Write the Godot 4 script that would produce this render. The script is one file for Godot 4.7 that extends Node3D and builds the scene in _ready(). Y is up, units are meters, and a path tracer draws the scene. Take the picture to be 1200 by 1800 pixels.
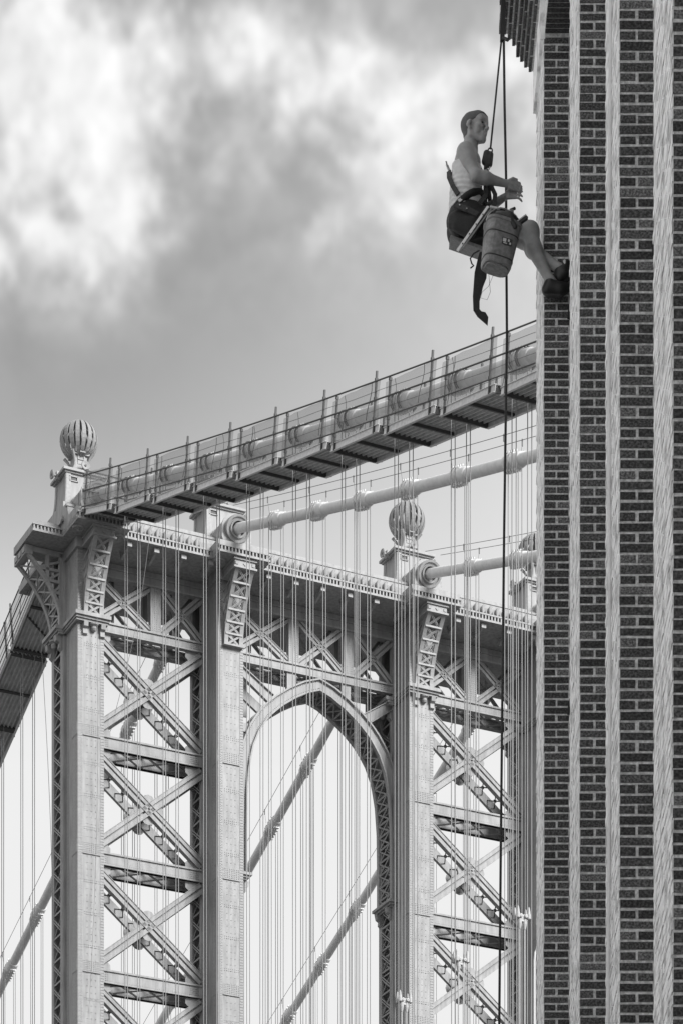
extends Node3D

# Grey stone-and-steel street view: a riveted suspension bridge tower, its cables and work platforms,
# a brick warehouse wall and a rope-access worker. Units metres, y up, street level at y = 0.

const STEEL_TURN := 25.5          # the bridge runs at an angle to the street
const TOWER_AT := Vector3(-13.32, 0.0, -173.9)
var rng := RandomNumberGenerator.new()
var M := {}
var taken := {}
var tower_basis: Basis


# ---------------------------------------------------------------- mesh builder
class MB:
	var v := PackedVector3Array()
	var n := PackedVector3Array()
	var ix := PackedInt32Array()

	func tri(a: Vector3, b: Vector3, c: Vector3) -> void:
		var k := v.size()
		var m := (b - a).cross(c - a).normalized()
		v.append(a); v.append(b); v.append(c)
		n.append(m); n.append(m); n.append(m)
		ix.append(k); ix.append(k + 2); ix.append(k + 1)

	func quad(a: Vector3, b: Vector3, c: Vector3, d: Vector3) -> void:
		var k := v.size()
		var m := (c - a).cross(d - b).normalized()
		v.append(a); v.append(b); v.append(c); v.append(d)
		n.append(m); n.append(m); n.append(m); n.append(m)
		ix.append_array(PackedInt32Array([k, k + 2, k + 1, k, k + 3, k + 2]))

	func hexa(p: Array) -> void:      # 8 corners: bottom ring then top ring, counter-clockwise from above
		quad(p[3], p[2], p[1], p[0])
		quad(p[4], p[5], p[6], p[7])
		for i in 4:
			var j := (i + 1) % 4
			quad(p[i], p[j], p[4 + j], p[4 + i])

	func box(c: Vector3, s: Vector3, b := Basis.IDENTITY) -> void:
		var h := s * 0.5
		var p := []
		for y in [-1.0, 1.0]:
			for q in [Vector2(-1, 1), Vector2(1, 1), Vector2(1, -1), Vector2(-1, -1)]:
				p.append(c + b * Vector3(q.x * h.x, y * h.y, q.y * h.z))
		hexa(p)

	func span(a: Vector3, b: Vector3) -> void:     # axis-aligned box between two corners
		box((a + b) * 0.5, (b - a).abs())

	func beam(p: Vector3, q: Vector3, w: float, h: float, face := Vector3(0, 0, 1)) -> void:
		# a bar from p to q; h is its size along «face», w across
		var d := (q - p)
		var l := d.length()
		if l < 0.0001: return
		d /= l
		var f := (face - d * face.dot(d)).normalized()
		var s := f.cross(d)
		box((p + q) * 0.5, Vector3(l, w, h), Basis(d, s, f))

	func strip(pts: Array, w: float, h: float, face := Vector3(0, 0, 1)) -> void:
		for i in pts.size() - 1:
			beam(pts[i], pts[i + 1], w, h, face)

	func tube(pts: Array, r, sides := 8, closed := false) -> void:
		var k0 := v.size()
		var m := pts.size()
		var up := Vector3(0.12, 1, 0.07).normalized()
		for i in m:
			var a: Vector3 = pts[(i - 1 + m) % m] if closed else pts[maxi(i - 1, 0)]
			var b: Vector3 = pts[(i + 1) % m] if closed else pts[mini(i + 1, m - 1)]
			var d := (b - a).normalized()
			if absf(d.dot(up)) > 0.97 and i == 0: up = Vector3(1, 0, 0.13).normalized()
			var s := d.cross(up).normalized()
			up = s.cross(d).normalized()
			var rr: float = r[i] if r is Array else r
			for j in sides:
				var t := TAU * j / sides
				var q := s * cos(t) + up * sin(t)
				v.append(pts[i] + q * rr); n.append(q)
		var rings := m if closed else m - 1
		for i in rings:
			for j in sides:
				var a := k0 + i * sides + j
				var b := k0 + i * sides + (j + 1) % sides
				var c := k0 + ((i + 1) % m) * sides + j
				var d := k0 + ((i + 1) % m) * sides + (j + 1) % sides
				ix.append_array(PackedInt32Array([a, b, c, b, d, c]))
		if not closed:
			for e in [0, m - 1]:
				for j in sides - 2:
					var o: int = k0 + e * sides
					tri(v[o], v[o + j + 1], v[o + j + 2])

	func lathe(prof: Array, c: Vector3, b := Basis.IDENTITY, sides := 16) -> void:   # profile of (radius, height)
		for i in prof.size() - 1:
			var p: Vector2 = prof[i]
			var q: Vector2 = prof[i + 1]
			var nn := Vector2(q.y - p.y, p.x - q.x).normalized()
			var k := v.size()
			for j in sides + 1:
				var t := TAU * j / sides
				var e := Vector3(cos(t), 0, sin(t))
				v.append(c + b * (e * p.x + Vector3(0, p.y, 0))); v.append(c + b * (e * q.x + Vector3(0, q.y, 0)))
				var m := b * (e * nn.x + Vector3(0, nn.y, 0)).normalized()
				n.append(m); n.append(m)
			for j in sides:
				var a := k + j * 2
				ix.append_array(PackedInt32Array([a, a + 2, a + 1, a + 1, a + 2, a + 3]))

	func prism(poly: PackedVector2Array, o: Vector3, ex: Vector3, ey: Vector3, ez: Vector3, depth: float) -> void:
		# polygon in the (ex, ey) plane pushed along ez
		var q := poly
		if Geometry2D.is_polygon_clockwise(q): q.reverse()
		var flip := ex.cross(ey).dot(ez) < 0.0
		var t := Geometry2D.triangulate_polygon(q)
		for s in [0.0, depth]:
			for i in range(0, t.size(), 3):
				var a: Vector3 = o + ex * q[t[i]].x + ey * q[t[i]].y + ez * s
				var b: Vector3 = o + ex * q[t[i + 1]].x + ey * q[t[i + 1]].y + ez * s
				var c: Vector3 = o + ex * q[t[i + 2]].x + ey * q[t[i + 2]].y + ez * s
				var nm: Vector3 = (b - a).cross(c - a)
				var want: Vector3 = ez if s > 0.0 else -ez
				if depth < 0.0: want = -want
				if nm.dot(want) >= 0.0: tri(a, b, c)
				else: tri(a, c, b)
		var m := q.size()
		for i in m:
			var p := q[i]
			var r := q[(i + 1) % m]
			var a := o + ex * p.x + ey * p.y
			var b := o + ex * r.x + ey * r.y
			if flip == (depth < 0.0): quad(a, b, b + ez * depth, a + ez * depth)
			else: quad(b, a, a + ez * depth, b + ez * depth)

	func rivet(c: Vector3, nm: Vector3, r: float) -> void:
		var a := nm.cross(Vector3(0.3, 1, 0.2)).normalized()
		var b := nm.cross(a)
		var tip := c + nm * r * 0.75
		var k := v.size()
		for j in 5:
			var t := TAU * j / 5.0
			var q := a * cos(t) + b * sin(t)
			v.append(c + q * r); n.append((q + nm * 0.4).normalized())
		v.append(tip); n.append(nm)
		for j in 5:
			ix.append_array(PackedInt32Array([k + j, k + (j + 1) % 5, k + 5]))

	func add(o: MB, x := Transform3D.IDENTITY) -> void:
		var k := v.size()
		for p in o.v: v.append(x * p)
		for p in o.n: n.append((x.basis * p).normalized())
		for i in o.ix: ix.append(k + i)

	func mesh() -> ArrayMesh:
		var a := []
		a.resize(Mesh.ARRAY_MAX)
		a[Mesh.ARRAY_VERTEX] = v
		a[Mesh.ARRAY_NORMAL] = n
		a[Mesh.ARRAY_INDEX] = ix
		var m := ArrayMesh.new()
		m.add_surface_from_arrays(Mesh.PRIMITIVE_TRIANGLES, a)
		return m


# ---------------------------------------------------------------- scene helpers
func numbered(called: String) -> String:
	if not taken.has(called):
		taken[called] = 0
		return called
	taken[called] += 1
	return "%s_%03d" % [called, taken[called]]

func thing(called: String, label: String, category: String, at := Vector3.ZERO, b := Basis.IDENTITY, group := "") -> Node3D:
	var o := Node3D.new()
	o.name = numbered(called)
	add_child(o)
	o.transform = Transform3D(b, at)
	o.set_meta("label", label)
	o.set_meta("category", category)
	if group: o.set_meta("group", group)
	return o

func solo(called: String, label: String, category: String, m: MB, mat: Material, at := Vector3.ZERO, b := Basis.IDENTITY, group := "") -> MeshInstance3D:
	var o := MeshInstance3D.new()
	o.mesh = m.mesh()
	o.material_override = mat
	o.name = numbered(called)
	add_child(o)
	o.transform = Transform3D(b, at)
	o.set_meta("label", label)
	o.set_meta("category", category)
	if group: o.set_meta("group", group)
	return o

func part(parent: Node, called: String, m, mat: Material, x := Transform3D.IDENTITY) -> MeshInstance3D:
	var o := MeshInstance3D.new()
	o.mesh = m.mesh() if m is MB else m
	o.material_override = mat
	o.name = called
	parent.add_child(o, true)
	o.transform = x
	return o

func structure(called: String, m: MB, mat: Material) -> MeshInstance3D:
	var o := part(self, called, m, mat)
	o.set_meta("kind", "structure")
	return o

# ---------------------------------------------------------------- materials
func grain(seed_: int, freq: float, octaves: int, lo: float, hi: float, bias := 0.0, size := 512) -> ImageTexture:
	# tileable cloudy grain between two grey multipliers
	var fn := FastNoiseLite.new()
	fn.seed = seed_
	fn.noise_type = FastNoiseLite.TYPE_SIMPLEX_SMOOTH
	fn.frequency = freq
	fn.fractal_octaves = octaves
	fn.fractal_gain = 0.55
	var im := fn.get_seamless_image(size, size)
	im.convert(Image.FORMAT_L8)
	var d := im.get_data()
	for i in d.size():
		var q := clampf((d[i] / 255.0 - 0.5) * 1.5 + 0.5 + bias, 0.0, 1.0)
		d[i] = int(255.0 * lerpf(lo, hi, q))
	var o := Image.create_from_data(size, size, false, Image.FORMAT_L8, d)
	o.convert(Image.FORMAT_RGB8)
	o.generate_mipmaps()
	return ImageTexture.create_from_image(o)

func bumps(seed_: int, freq: float, octaves: int, strength: float) -> ImageTexture:
	var fn := FastNoiseLite.new()
	fn.seed = seed_
	fn.frequency = freq
	fn.fractal_octaves = octaves
	var im := fn.get_seamless_image(256, 256)
	im.convert(Image.FORMAT_RGBA8)
	im.bump_map_to_normal_map(strength)
	im.generate_mipmaps()
	return ImageTexture.create_from_image(im)

func mat(lin: float, rough := 0.6, metal := 0.0, tex: Texture2D = null, scale := 0.4, nrm: Texture2D = null, nscale := 0.6) -> StandardMaterial3D:
	var m := StandardMaterial3D.new()
	m.albedo_color = Color(lin, lin, lin).linear_to_srgb()
	m.roughness = rough
	m.metallic = metal
	if tex or nrm:
		m.uv1_triplanar = true
		m.uv1_world_triplanar = true
		m.uv1_scale = Vector3.ONE * scale
	if tex: m.albedo_texture = tex
	if nrm:
		m.normal_enabled = true
		m.normal_texture = nrm
		m.normal_scale = nscale
	return m

func make_materials() -> void:
	var g_steel := grain(11, 0.014, 5, 0.80, 1.0, 0.12)
	var g_steel2 := grain(17, 0.02, 4, 0.86, 1.0, 0.1)
	var g_cable := grain(23, 0.012, 3, 0.92, 1.0, 0.15)
	var g_brick := grain(31, 0.03, 5, 0.45, 1.0)
	var g_wash := grain(37, 0.018, 5, 0.54, 1.0, 0.42)
	var g_mort := grain(41, 0.03, 4, 0.75, 1.0)
	var g_cloth := grain(43, 0.02, 4, 0.75, 1.0)
	var n_brick := bumps(47, 0.05, 4, 6.0)
	var n_wash := bumps(53, 0.03, 4, 9.0)
	M.steel = mat(0.345, 0.55, 0.0, g_steel, 0.25)
	M.steel.uv1_scale = Vector3(0.45, 0.07, 0.45)      # rain streaks run down the plates
	M.steel2 = mat(0.335, 0.55, 0.0, g_steel2, 0.5)
	M.cable = mat(0.74, 0.5, 0.0, g_cable, 0.4)
	M.rope = mat(0.26, 0.5)
	M.socket = mat(0.42, 0.5)
	M.hand = mat(0.10, 0.6)
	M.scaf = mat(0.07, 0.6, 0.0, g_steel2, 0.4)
	M.scafl = mat(0.74, 0.55, 0.0, g_steel2, 0.4)
	M.deck = mat(0.62, 0.5, 0.0, g_steel, 0.3)
	M.strap = mat(0.05, 0.7)
	M.white = mat(0.6, 0.45)
	M.net = mat(0.55, 1.0)
	M.net.transparency = BaseMaterial3D.TRANSPARENCY_ALPHA
	M.net.albedo_color = Color(0.56, 0.56, 0.56, 0.42)
	M.net.cull_mode = BaseMaterial3D.CULL_DISABLED
	M.ground = mat(0.30, 0.9, 0.0, g_mort, 0.1)
	M.river = mat(0.08, 0.2)
	M.asphalt = mat(0.22, 0.9, 0.0, g_mort, 0.2)
	for i in 6:
		M["brick%d" % i] = mat([0.14, 0.18, 0.105, 0.23, 0.16, 0.34][i], 0.85, 0.0, g_brick, 2.6 + 0.23 * i, n_brick, 0.4)
	M.mortar = mat(0.88, 0.95, 0.0, g_mort, 1.7, n_brick, 0.1)
	M.wash = mat(0.98, 0.9, 0.0, g_wash, 0.55, n_wash, 0.15)
	M.wash2 = mat(0.98, 0.9, 0.0, g_wash, 0.47, n_wash, 0.15)
	M.stucco = mat(0.85, 0.9, 0.0, g_mort, 0.4)
	M.glass = mat(0.03, 0.1)
	M.steel3 = mat(0.30, 0.6, 0.0, g_steel2, 0.5)
	M.iron = mat(0.02, 0.6)
	M.skin = mat(0.35, 0.55, 0.0, g_cable, 3.0)
	M.skin.subsurf_scatter_enabled = true
	M.skin.subsurf_scatter_strength = 0.05
	M.hair = mat(0.10, 0.7)
	M.shirt = mat(0.68, 0.9, 0.0, g_cable, 4.0)
	M.dark = mat(0.022, 0.75, 0.0, g_cloth, 5.0)
	M.web = mat(0.06, 0.8, 0.0, g_cloth, 6.0)
	M.shoe = mat(0.02, 0.45)
	M.sole = mat(0.30, 0.6)
	M.bucket = mat(0.30, 0.45, 0.0, g_cloth, 2.0)
	M.wood = mat(0.28, 0.7, 0.0, g_steel2, 3.0)
	M.chrome = mat(0.55, 0.3, 0.6)
	M.workrope = mat(0.035, 0.8)
	M.eye = mat(0.02, 0.3)

# ---------------------------------------------------------------- sky
var n1 := FastNoiseLite.new()
var n2 := FastNoiseLite.new()
var n3 := FastNoiseLite.new()

# cloud masses: azimuth, elevation, half-width, half-height (degrees), strength
const MASSES := [[-5.8, 32.6, 1.5, 1.6, 0.9], [-5.0, 31.9, 1.1, 1.4, 0.9], [-4.3, 31.0, 0.75, 0.8, 0.55], [-2.9, 32.6, 1.0, 1.2, 0.35], [-1.6, 33.5, 1.5, 0.5, 0.55],
	[-0.4, 32.9, 1.5, 0.7, 0.62], [1.6, 32.7, 1.4, 0.7, 0.50], [-0.4, 30.95, 0.7, 0.35, 0.42], [0.9, 31.1, 0.8, 0.5, 0.42], [0.3, 31.9, 1.5, 0.6, 0.25], [4.6, 32.0, 2.2, 1.8, 0.38], [3.2, 33.2, 1.2, 0.5, 0.3], [-11.0, 31.0, 3.5, 2.5, 0.8],
	[11.0, 33.0, 3.0, 2.0, 0.7], [-3.0, 39.0, 5.0, 2.5, 0.9], [7.0, 41.0, 4.5, 3.0, 0.8]]

func sky_tone(dir: Vector3) -> float:
	var el := rad_to_deg(asin(clampf(dir.y, -1.0, 1.0)))
	var az := rad_to_deg(atan2(dir.x, -dir.z))
	if el < -0.5: return 0.36
	# bare sky: bright haze low down and towards the river mouth, deeper grey higher up
	var t := clampf((el - 23.0) / 7.3, 0.0, 1.0)
	var east := smoothstep(-8.0, 9.0, az) * (1.0 - smoothstep(20.0, 60.0, absf(az)))
	var s := lerpf(0.895, lerpf(0.55, 0.88, east), t * t * (3.0 - 2.0 * t))
	s = lerpf(s, 0.60, clampf((el - 34.0) / 30.0, 0.0, 1.0))
	s = lerpf(s, 0.64, 0.8 * smoothstep(30.8, 33.0, el) * (1.0 - smoothstep(36.0, 44.0, el)))
	if el < 8.0: s = lerpf(0.87, s, clampf(el / 8.0, 0.0, 1.0))
	var p := dir * 100.0
	var wx := n2.get_noise_3dv(p)
	var wy := n2.get_noise_3dv(p + Vector3(71, 13, 5))
	var f := n1.get_noise_3dv(p + Vector3(wx, wy, -wx) * 1.6)
	var g := n3.get_noise_3dv(p + Vector3(wy, wx, wy) * 1.2)
	var d := 0.0
	for m in MASSES:
		var dx: float = (az - m[0]) / m[2]
		var dy: float = (el - m[1]) / m[3]
		var q := dx * dx + dy * dy
		if q < 7.0: d += m[4] * exp(-q * 0.8)
	# scattered cumulus over the rest of the sky
	var far := clampf((absf(az) - 9.0) / 12.0 + maxf(el - 38.0, 0.0) / 12.0, 0.0, 1.0) * smoothstep(6.0, 26.0, el)
	d += far * clampf(n2.get_noise_3dv(dir * 18.0) * 1.8 + 0.85, 0.0, 1.0)
	d = minf(d, 1.05)
	var wisp := smoothstep(28.6, 31.5, el)
	var e := d * 1.08 + (f * 0.85 + g * 0.5) * minf(d, 0.55) + (f * 0.24 + g * 0.13) * wisp
	var c := smoothstep(-0.05, 1.15, e)
	var lit := 0.905 + g * 0.05 + f * 0.03
	var tone := clampf(lerpf(s, lit, c) + (f * 0.05 + g * 0.04) * wisp, 0.0, 1.0)
	return tone * 0.877

func sky_dir(u: float, w: float) -> Vector3:
	var a := u * TAU
	var y := cos(w * PI)
	var r := sin(w * PI)
	return Vector3(sin(a) * r, y, -cos(a) * r)

func make_sky() -> ImageTexture:
	n1.seed = 5; n1.frequency = 0.22; n1.fractal_octaves = 6; n1.fractal_gain = 0.58
	n2.seed = 9; n2.frequency = 0.09; n2.fractal_octaves = 3
	n3.seed = 21; n3.frequency = 0.8; n3.fractal_octaves = 4; n3.fractal_gain = 0.62
	var w := 512
	var h := 256
	var d := PackedByteArray()
	d.resize(w * h)
	for y in h:
		for x in w:
			d[y * w + x] = int(255.0 * sky_tone(sky_dir((x + 0.5) / w, (y + 0.5) / h)))
	var im := Image.create_from_data(w, h, false, Image.FORMAT_L8, d)
	im.resize(4096, 2048, Image.INTERPOLATE_CUBIC)
	d = im.get_data()
	for y in range(540, 860):          # the same sky worked out finely where it is magnified
		for xx in range(-150, 150):
			var x := (xx + 4096) % 4096
			d[y * 4096 + x] = int(255.0 * sky_tone(sky_dir((x + 0.5) / 4096.0, (y + 0.5) / 2048.0)))
	im = Image.create_from_data(4096, 2048, false, Image.FORMAT_L8, d)
	im.convert(Image.FORMAT_RGB8)
	return ImageTexture.create_from_image(im)

# ---------------------------------------------------------------- start
func _ready() -> void:
	rng.seed = 20240
	var cam := Camera3D.new()
	cam.name = "camera"
	add_child(cam)
	cam.position = Vector3(0, 1.6, 0)
	var near := 0.5
	cam.set_frustum(near * 1800.0 / 5444.0, Vector2(0.0, near * (3680.0 - 900.0) / 5444.0), near, 3000.0)
	cam.current = true
	var env := Environment.new()
	env.background_mode = Environment.BG_SKY
	var sky := Sky.new()
	var pano := PanoramaSkyMaterial.new()
	pano.panorama = make_sky()
	sky.sky_material = pano
	env.sky = sky
	env.background_energy_multiplier = 1.0
	env.tonemap_mode = Environment.TONE_MAPPER_LINEAR
	env.tonemap_exposure = 1.5
	env.sdfgi_enabled = true
	env.ssao_enabled = true
	env.ssil_enabled = true
	var we := WorldEnvironment.new()
	we.name = "world_environment"
	we.environment = env
	add_child(we)
	var sun := DirectionalLight3D.new()
	sun.name = "sun"
	add_child(sun)
	sun.look_at_from_position(Vector3.ZERO, -Vector3(0.66, 0.48, 0.50), Vector3.UP)
	sun.light_energy = 1.08
	sun.light_color = Color(1, 1, 1)
	sun.light_angular_distance = 24.0
	sun.shadow_enabled = true
	tower_basis = Basis(Vector3.UP, deg_to_rad(STEEL_TURN))
	make_materials()
	print("materials")
	var g := MB.new()
	g.span(Vector3(-1500, -0.5, -2500), Vector3(1500, 0, 400))
	structure("ground", g, M.ground)
	var rv := MB.new()
	rv.quad(Vector3(-1500, 0.02, -60), Vector3(1500, 0.02, -60), Vector3(1500, 0.02, -2000), Vector3(-1500, 0.02, -2000))
	structure("river", rv, M.river)
	build_warehouse()
	build_facing_house()
	print("warehouse")
	build_tower()
	print("tower")
	build_cables()
	print("cables")
	build_walkways()
	build_small_bridge_things()
	print("bridge")
	build_worker()
	print("worker")

# ---------------------------------------------------------------- brick warehouse
const WALL_X := 1.584       # face of the piers
const BACK_X := 1.792       # face of the recessed bays
const COURSE := 0.0597
const BRICK_H := 0.0448
const PIERS := [[24.29, 25.21], [20.63, 21.51], [17.67, 18.59], [14.82, 15.73], [11.9, 12.8], [9.0, 9.9]]
const HEAD_Y := 17.765      # underside of the bay heads
const TOP_Y := 19.6

func build_warehouse() -> void:
	var b := thing("brick_warehouse", "dark brick warehouse wall with pale weathered piers and corbelled cornice", "building", Vector3(WALL_X, 0, -25.21))
	var o := -Vector3(WALL_X, 0, -25.21)
	var shift := Transform3D(Basis.IDENTITY, o)
	var core := MB.new()
	core.span(Vector3(BACK_X + 0.008, 0, -25.205), Vector3(13.0, TOP_Y, -6.0))
	part(b, "back_wall", core, M.mortar, shift)
	var roof := MB.new()
	roof.span(Vector3(WALL_X - 0.31, TOP_Y, -25.3), Vector3(13.1, TOP_Y + 0.12, -5.9))
	part(b, "coping", roof, M.mortar, shift)
	# bay heads: the wall above the recesses comes forward again
	var hd := MB.new()
	hd.span(Vector3(WALL_X + 0.006, HEAD_Y, -25.2), Vector3(BACK_X + 0.007, TOP_Y, -6.0))
	part(b, "bay_head", hd, M.mortar, shift)
	# bricks of the recessed bays and bay heads, too oblique to be told apart
	var bay := MB.new()
	var rows := int(HEAD_Y / COURSE)
	for k in PIERS.size() - 1:
		var za: float = -PIERS[k][0]
		var zb: float = -PIERS[k + 1][1]
		for r in rows:
			var y := r * COURSE
			if y < 5.0: continue
			var z := za + (0.1 if r % 2 == 0 else 0.0)
			while z < zb - 0.02:
				var e := minf(z + 0.192, zb)
				bay.span(Vector3(BACK_X - rng.randf() * 0.002, y, z), Vector3(BACK_X + 0.05, y + BRICK_H, e))
				z += 0.206
		var z2 := za
		while z2 < zb - 0.03:          # soldier course seen from below under each bay head
			bay.span(Vector3(WALL_X + 0.01, HEAD_Y - 0.006, z2), Vector3(BACK_X, HEAD_Y + 0.1, z2 + BRICK_H))
			z2 += COURSE
	part(b, "bay_bricks", bay, M.brick0, shift).set_meta("kind", "stuff")
	var st := MB.new(); st.box(Vector3.ZERO, Vector3(0.191, BRICK_H, 0.085))
	var hdr := MB.new(); hdr.box(Vector3.ZERO, Vector3(0.0885, BRICK_H, 0.085))
	var mesh_long := st.mesh()
	var mesh_short := hdr.mesh()
	var rest := []
	for i in 6: rest.append(MB.new())
	for k in PIERS.size():
		var zn: float = -PIERS[k][0]
		var zf: float = -PIERS[k][1]
		var pm := MB.new()
		pm.span(Vector3(WALL_X + 0.006, 0, zf + 0.006), Vector3(BACK_X + 0.006, HEAD_Y + 0.02, zn - 0.0035))
		var pier := part(b, "pier", pm, M.mortar, shift)
		var skin := MB.new()
		var face := MB.new()
		skin.span(Vector3(WALL_X, 0, zf), Vector3(WALL_X + 0.004, HEAD_Y - 0.05, zn - 0.004))
		for r in rows:
			var y := r * COURSE + 0.007
			if y < 5.0: continue
			var z := zf + (0.0 if r % 2 == 0 else 0.1)
			while z < zn - 0.03:
				var e := minf(z + 0.192, zn - 0.002)
				var pr := rng.randf_range(0.0015, 0.006)
				face.span(Vector3(WALL_X - pr, y + rng.randf_range(-0.001, 0.001), z), Vector3(WALL_X + 0.003, y + BRICK_H, e))
				z += 0.206
		part(pier, "weathered_face", skin, M.wash)
		part(pier, "face_bricks", face, M.wash2).set_meta("kind", "stuff")
		# bricks of the side that faces the street: stretchers and pairs of headers by turns
		var y_lo := 1.6 + 1860.0 * -zn / 5444.0
		var y_hi := 1.6 + 3700.0 * -zn / 5444.0
		for r in rows:
			var y := r * COURSE + 0.007 + BRICK_H * 0.5
			if y < 5.0: continue
			var lay := [[WALL_X + 0.0975, 0.191, true]] if r % 2 == 0 else [[WALL_X + 0.046, 0.0885, false], [WALL_X + 0.151, 0.0885, false]]
			for q in lay:
				var c := Vector3(q[0] + rng.randf_range(-0.004, 0.003), y + rng.randf_range(-0.002, 0.002), zn - 0.0425 + rng.randf_range(-0.0015, 0.0025))
				var tone := rng.randi() % 5
				if rng.randf() < 0.07: tone = 5
				var sc := Vector3(rng.randf_range(0.97, 1.0), rng.randf_range(0.90, 1.06), 1.0)
				var bs := Basis(Vector3(0, 0, 1), rng.randf_range(-0.012, 0.012)).scaled_local(sc)
				if (k == 1 or k == 2) and y > y_lo and y < y_hi:
					part(pier, "brick", mesh_long if q[2] else mesh_short, M["brick%d" % tone], Transform3D(bs, c))
				else:
					rest[tone].box(c, Vector3(q[1], BRICK_H, 0.085), bs)
	for i in 6:
		part(b, "side_bricks", rest[i], M["brick%d" % i], shift).set_meta("kind", "stuff")
	# band at the head of the end pier and the corbelled courses above it
	var band := MB.new()
	band.span(Vector3(1.556, 17.715, -25.21), Vector3(WALL_X + 0.01, 18.06, -24.29))
	part(b, "pier_band", band, M.wash2, shift)
	var cb := [[1.551, 18.053], [1.519, 18.090], [1.482, 18.136], [1.449, 18.173], [1.417, 18.266], [1.385, 18.317], [1.348, 18.359], [1.311, 18.365], [1.278, 18.42]]
	for i in cb.size() - 1:
		var x0: float = cb[i + 1][0]
		var y0: float = cb[i][1]
		var bed := MB.new()
		bed.span(Vector3(x0 + 0.002, y0 + 0.003, -25.205), Vector3(WALL_X + 0.02, y0 + 0.3, -6.0))
		var course := part(b, "corbel_course", bed, M.mortar, shift)
		var far := MB.new()
		var z := -25.21
		var kk := 0
		while z < -6.2:
			var e := z + 0.19
			var lo := y0 + rng.randf_range(-0.003, 0.003)
			if kk < 6:
				var bm := MB.new()
				bm.span(Vector3(x0, lo, z), Vector3(x0 + 0.023, y0 + 0.06, e))
				part(course, "brick", bm, M["brick%d" % (rng.randi() % 5)])
			else:
				far.span(Vector3(x0, lo, z), Vector3(x0 + 0.023, y0 + 0.06, e))
			z += 0.204
			kk += 1
		part(course, "bricks_beyond", far, M.brick2).set_meta("kind", "stuff")
	var upper := MB.new()
	upper.span(Vector3(1.285, 18.42, -25.21), Vector3(WALL_X + 0.3, TOP_Y, -6.0))
	part(b, "parapet", upper, M.brick0, shift)
	# iron shutter hooks let into the piers
	for q in [[1.776, 15.57, -24.27], [1.776, 12.47, -24.27], [1.776, 12.14, -17.65], [1.776, 8.98, -17.65], [1.776, 14.2, -20.61], [1.776, 10.9, -20.61]]:
		var hk := MB.new()
		hk.prism(PackedVector2Array([Vector2(0.02, -0.07), Vector2(-0.012, -0.065), Vector2(-0.004, 0.03), Vector2(0.02, 0.08)]), Vector3(q[0], q[1], q[2]), Vector3.RIGHT, Vector3.UP, Vector3(0, 0, 1), 0.02)
		part(b, "shutter_hook", hk, M.iron, shift)
	# a thin conduit down the face of the middle pier
	var pts := []
	for i in 30:
		pts.append(Vector3(WALL_X - 0.016 + 0.004 * sin(i * 0.7), 5.0 + i * 0.43, -18.25 + i * 0.006))
	var cd := MB.new()
	cd.tube(pts, 0.012, 6)
	part(b, "conduit", cd, M.cable, shift)

# the sunlit house on the other side of the street, beside the picture: its pale front throws light on the wall and the worker
func build_facing_house() -> void:
	var h := thing("facing_house", "pale rendered house across the street, beyond the left edge of the picture", "building", Vector3(-9.0, 0, -26))
	var w := MB.new()
	w.span(Vector3(-12, 0, -19), Vector3(0, 21, 20))
	part(h, "wall", w, M.stucco)
	var cp := MB.new()
	cp.span(Vector3(-12.2, 21, -19.2), Vector3(0.3, 21.5, 20.2))
	part(h, "cornice", cp, M.stucco)
	for fl in 6:
		for k in 12:
			var c := Vector3(0.0, 2.4 + fl * 3.4, -17.0 + k * 3.2)
			var f := MB.new()
			f.span(c + Vector3(-0.1, -0.9, -0.6), c + Vector3(0.05, 0.9, -0.5))
			f.span(c + Vector3(-0.1, -0.9, 0.5), c + Vector3(0.05, 0.9, 0.6))
			f.span(c + Vector3(-0.1, 0.9, -0.6), c + Vector3(0.05, 1.0, 0.6))
			f.span(c + Vector3(-0.1, -1.0, -0.65), c + Vector3(0.12, -0.9, 0.65))
			var o := part(h, "window", f, M.stucco)
			var g := MB.new()
			g.span(c + Vector3(-0.05, -0.9, -0.5), c + Vector3(0.012, 0.9, 0.5))
			part(o, "pane", g, M.glass)

# ---------------------------------------------------------------- bridge tower
# tower frame: x across the bridge, y up, z along the bridge towards the street
const LEGS := [0.0, 8.53, 20.73, 29.46]      # outer (right) edge of the front of each leg
const FZ := -1.9                             # front plane of the bracing
const RZ := -3.7                             # rear plane of the bracing
const LEVELS := [[78.75, 78.0], [72.12, 71.38], [65.46, 64.69], [58.8, 58.05], [52.1, 51.4]]

func rivet_row(m: MB, a: Vector3, b: Vector3, nm: Vector3, step: float, r := 0.024) -> void:
	var l := a.distance_to(b)
	var k := int(l / step)
	for i in k + 1:
		m.rivet(a.lerp(b, float(i) / maxf(k, 1)), nm, r)

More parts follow.
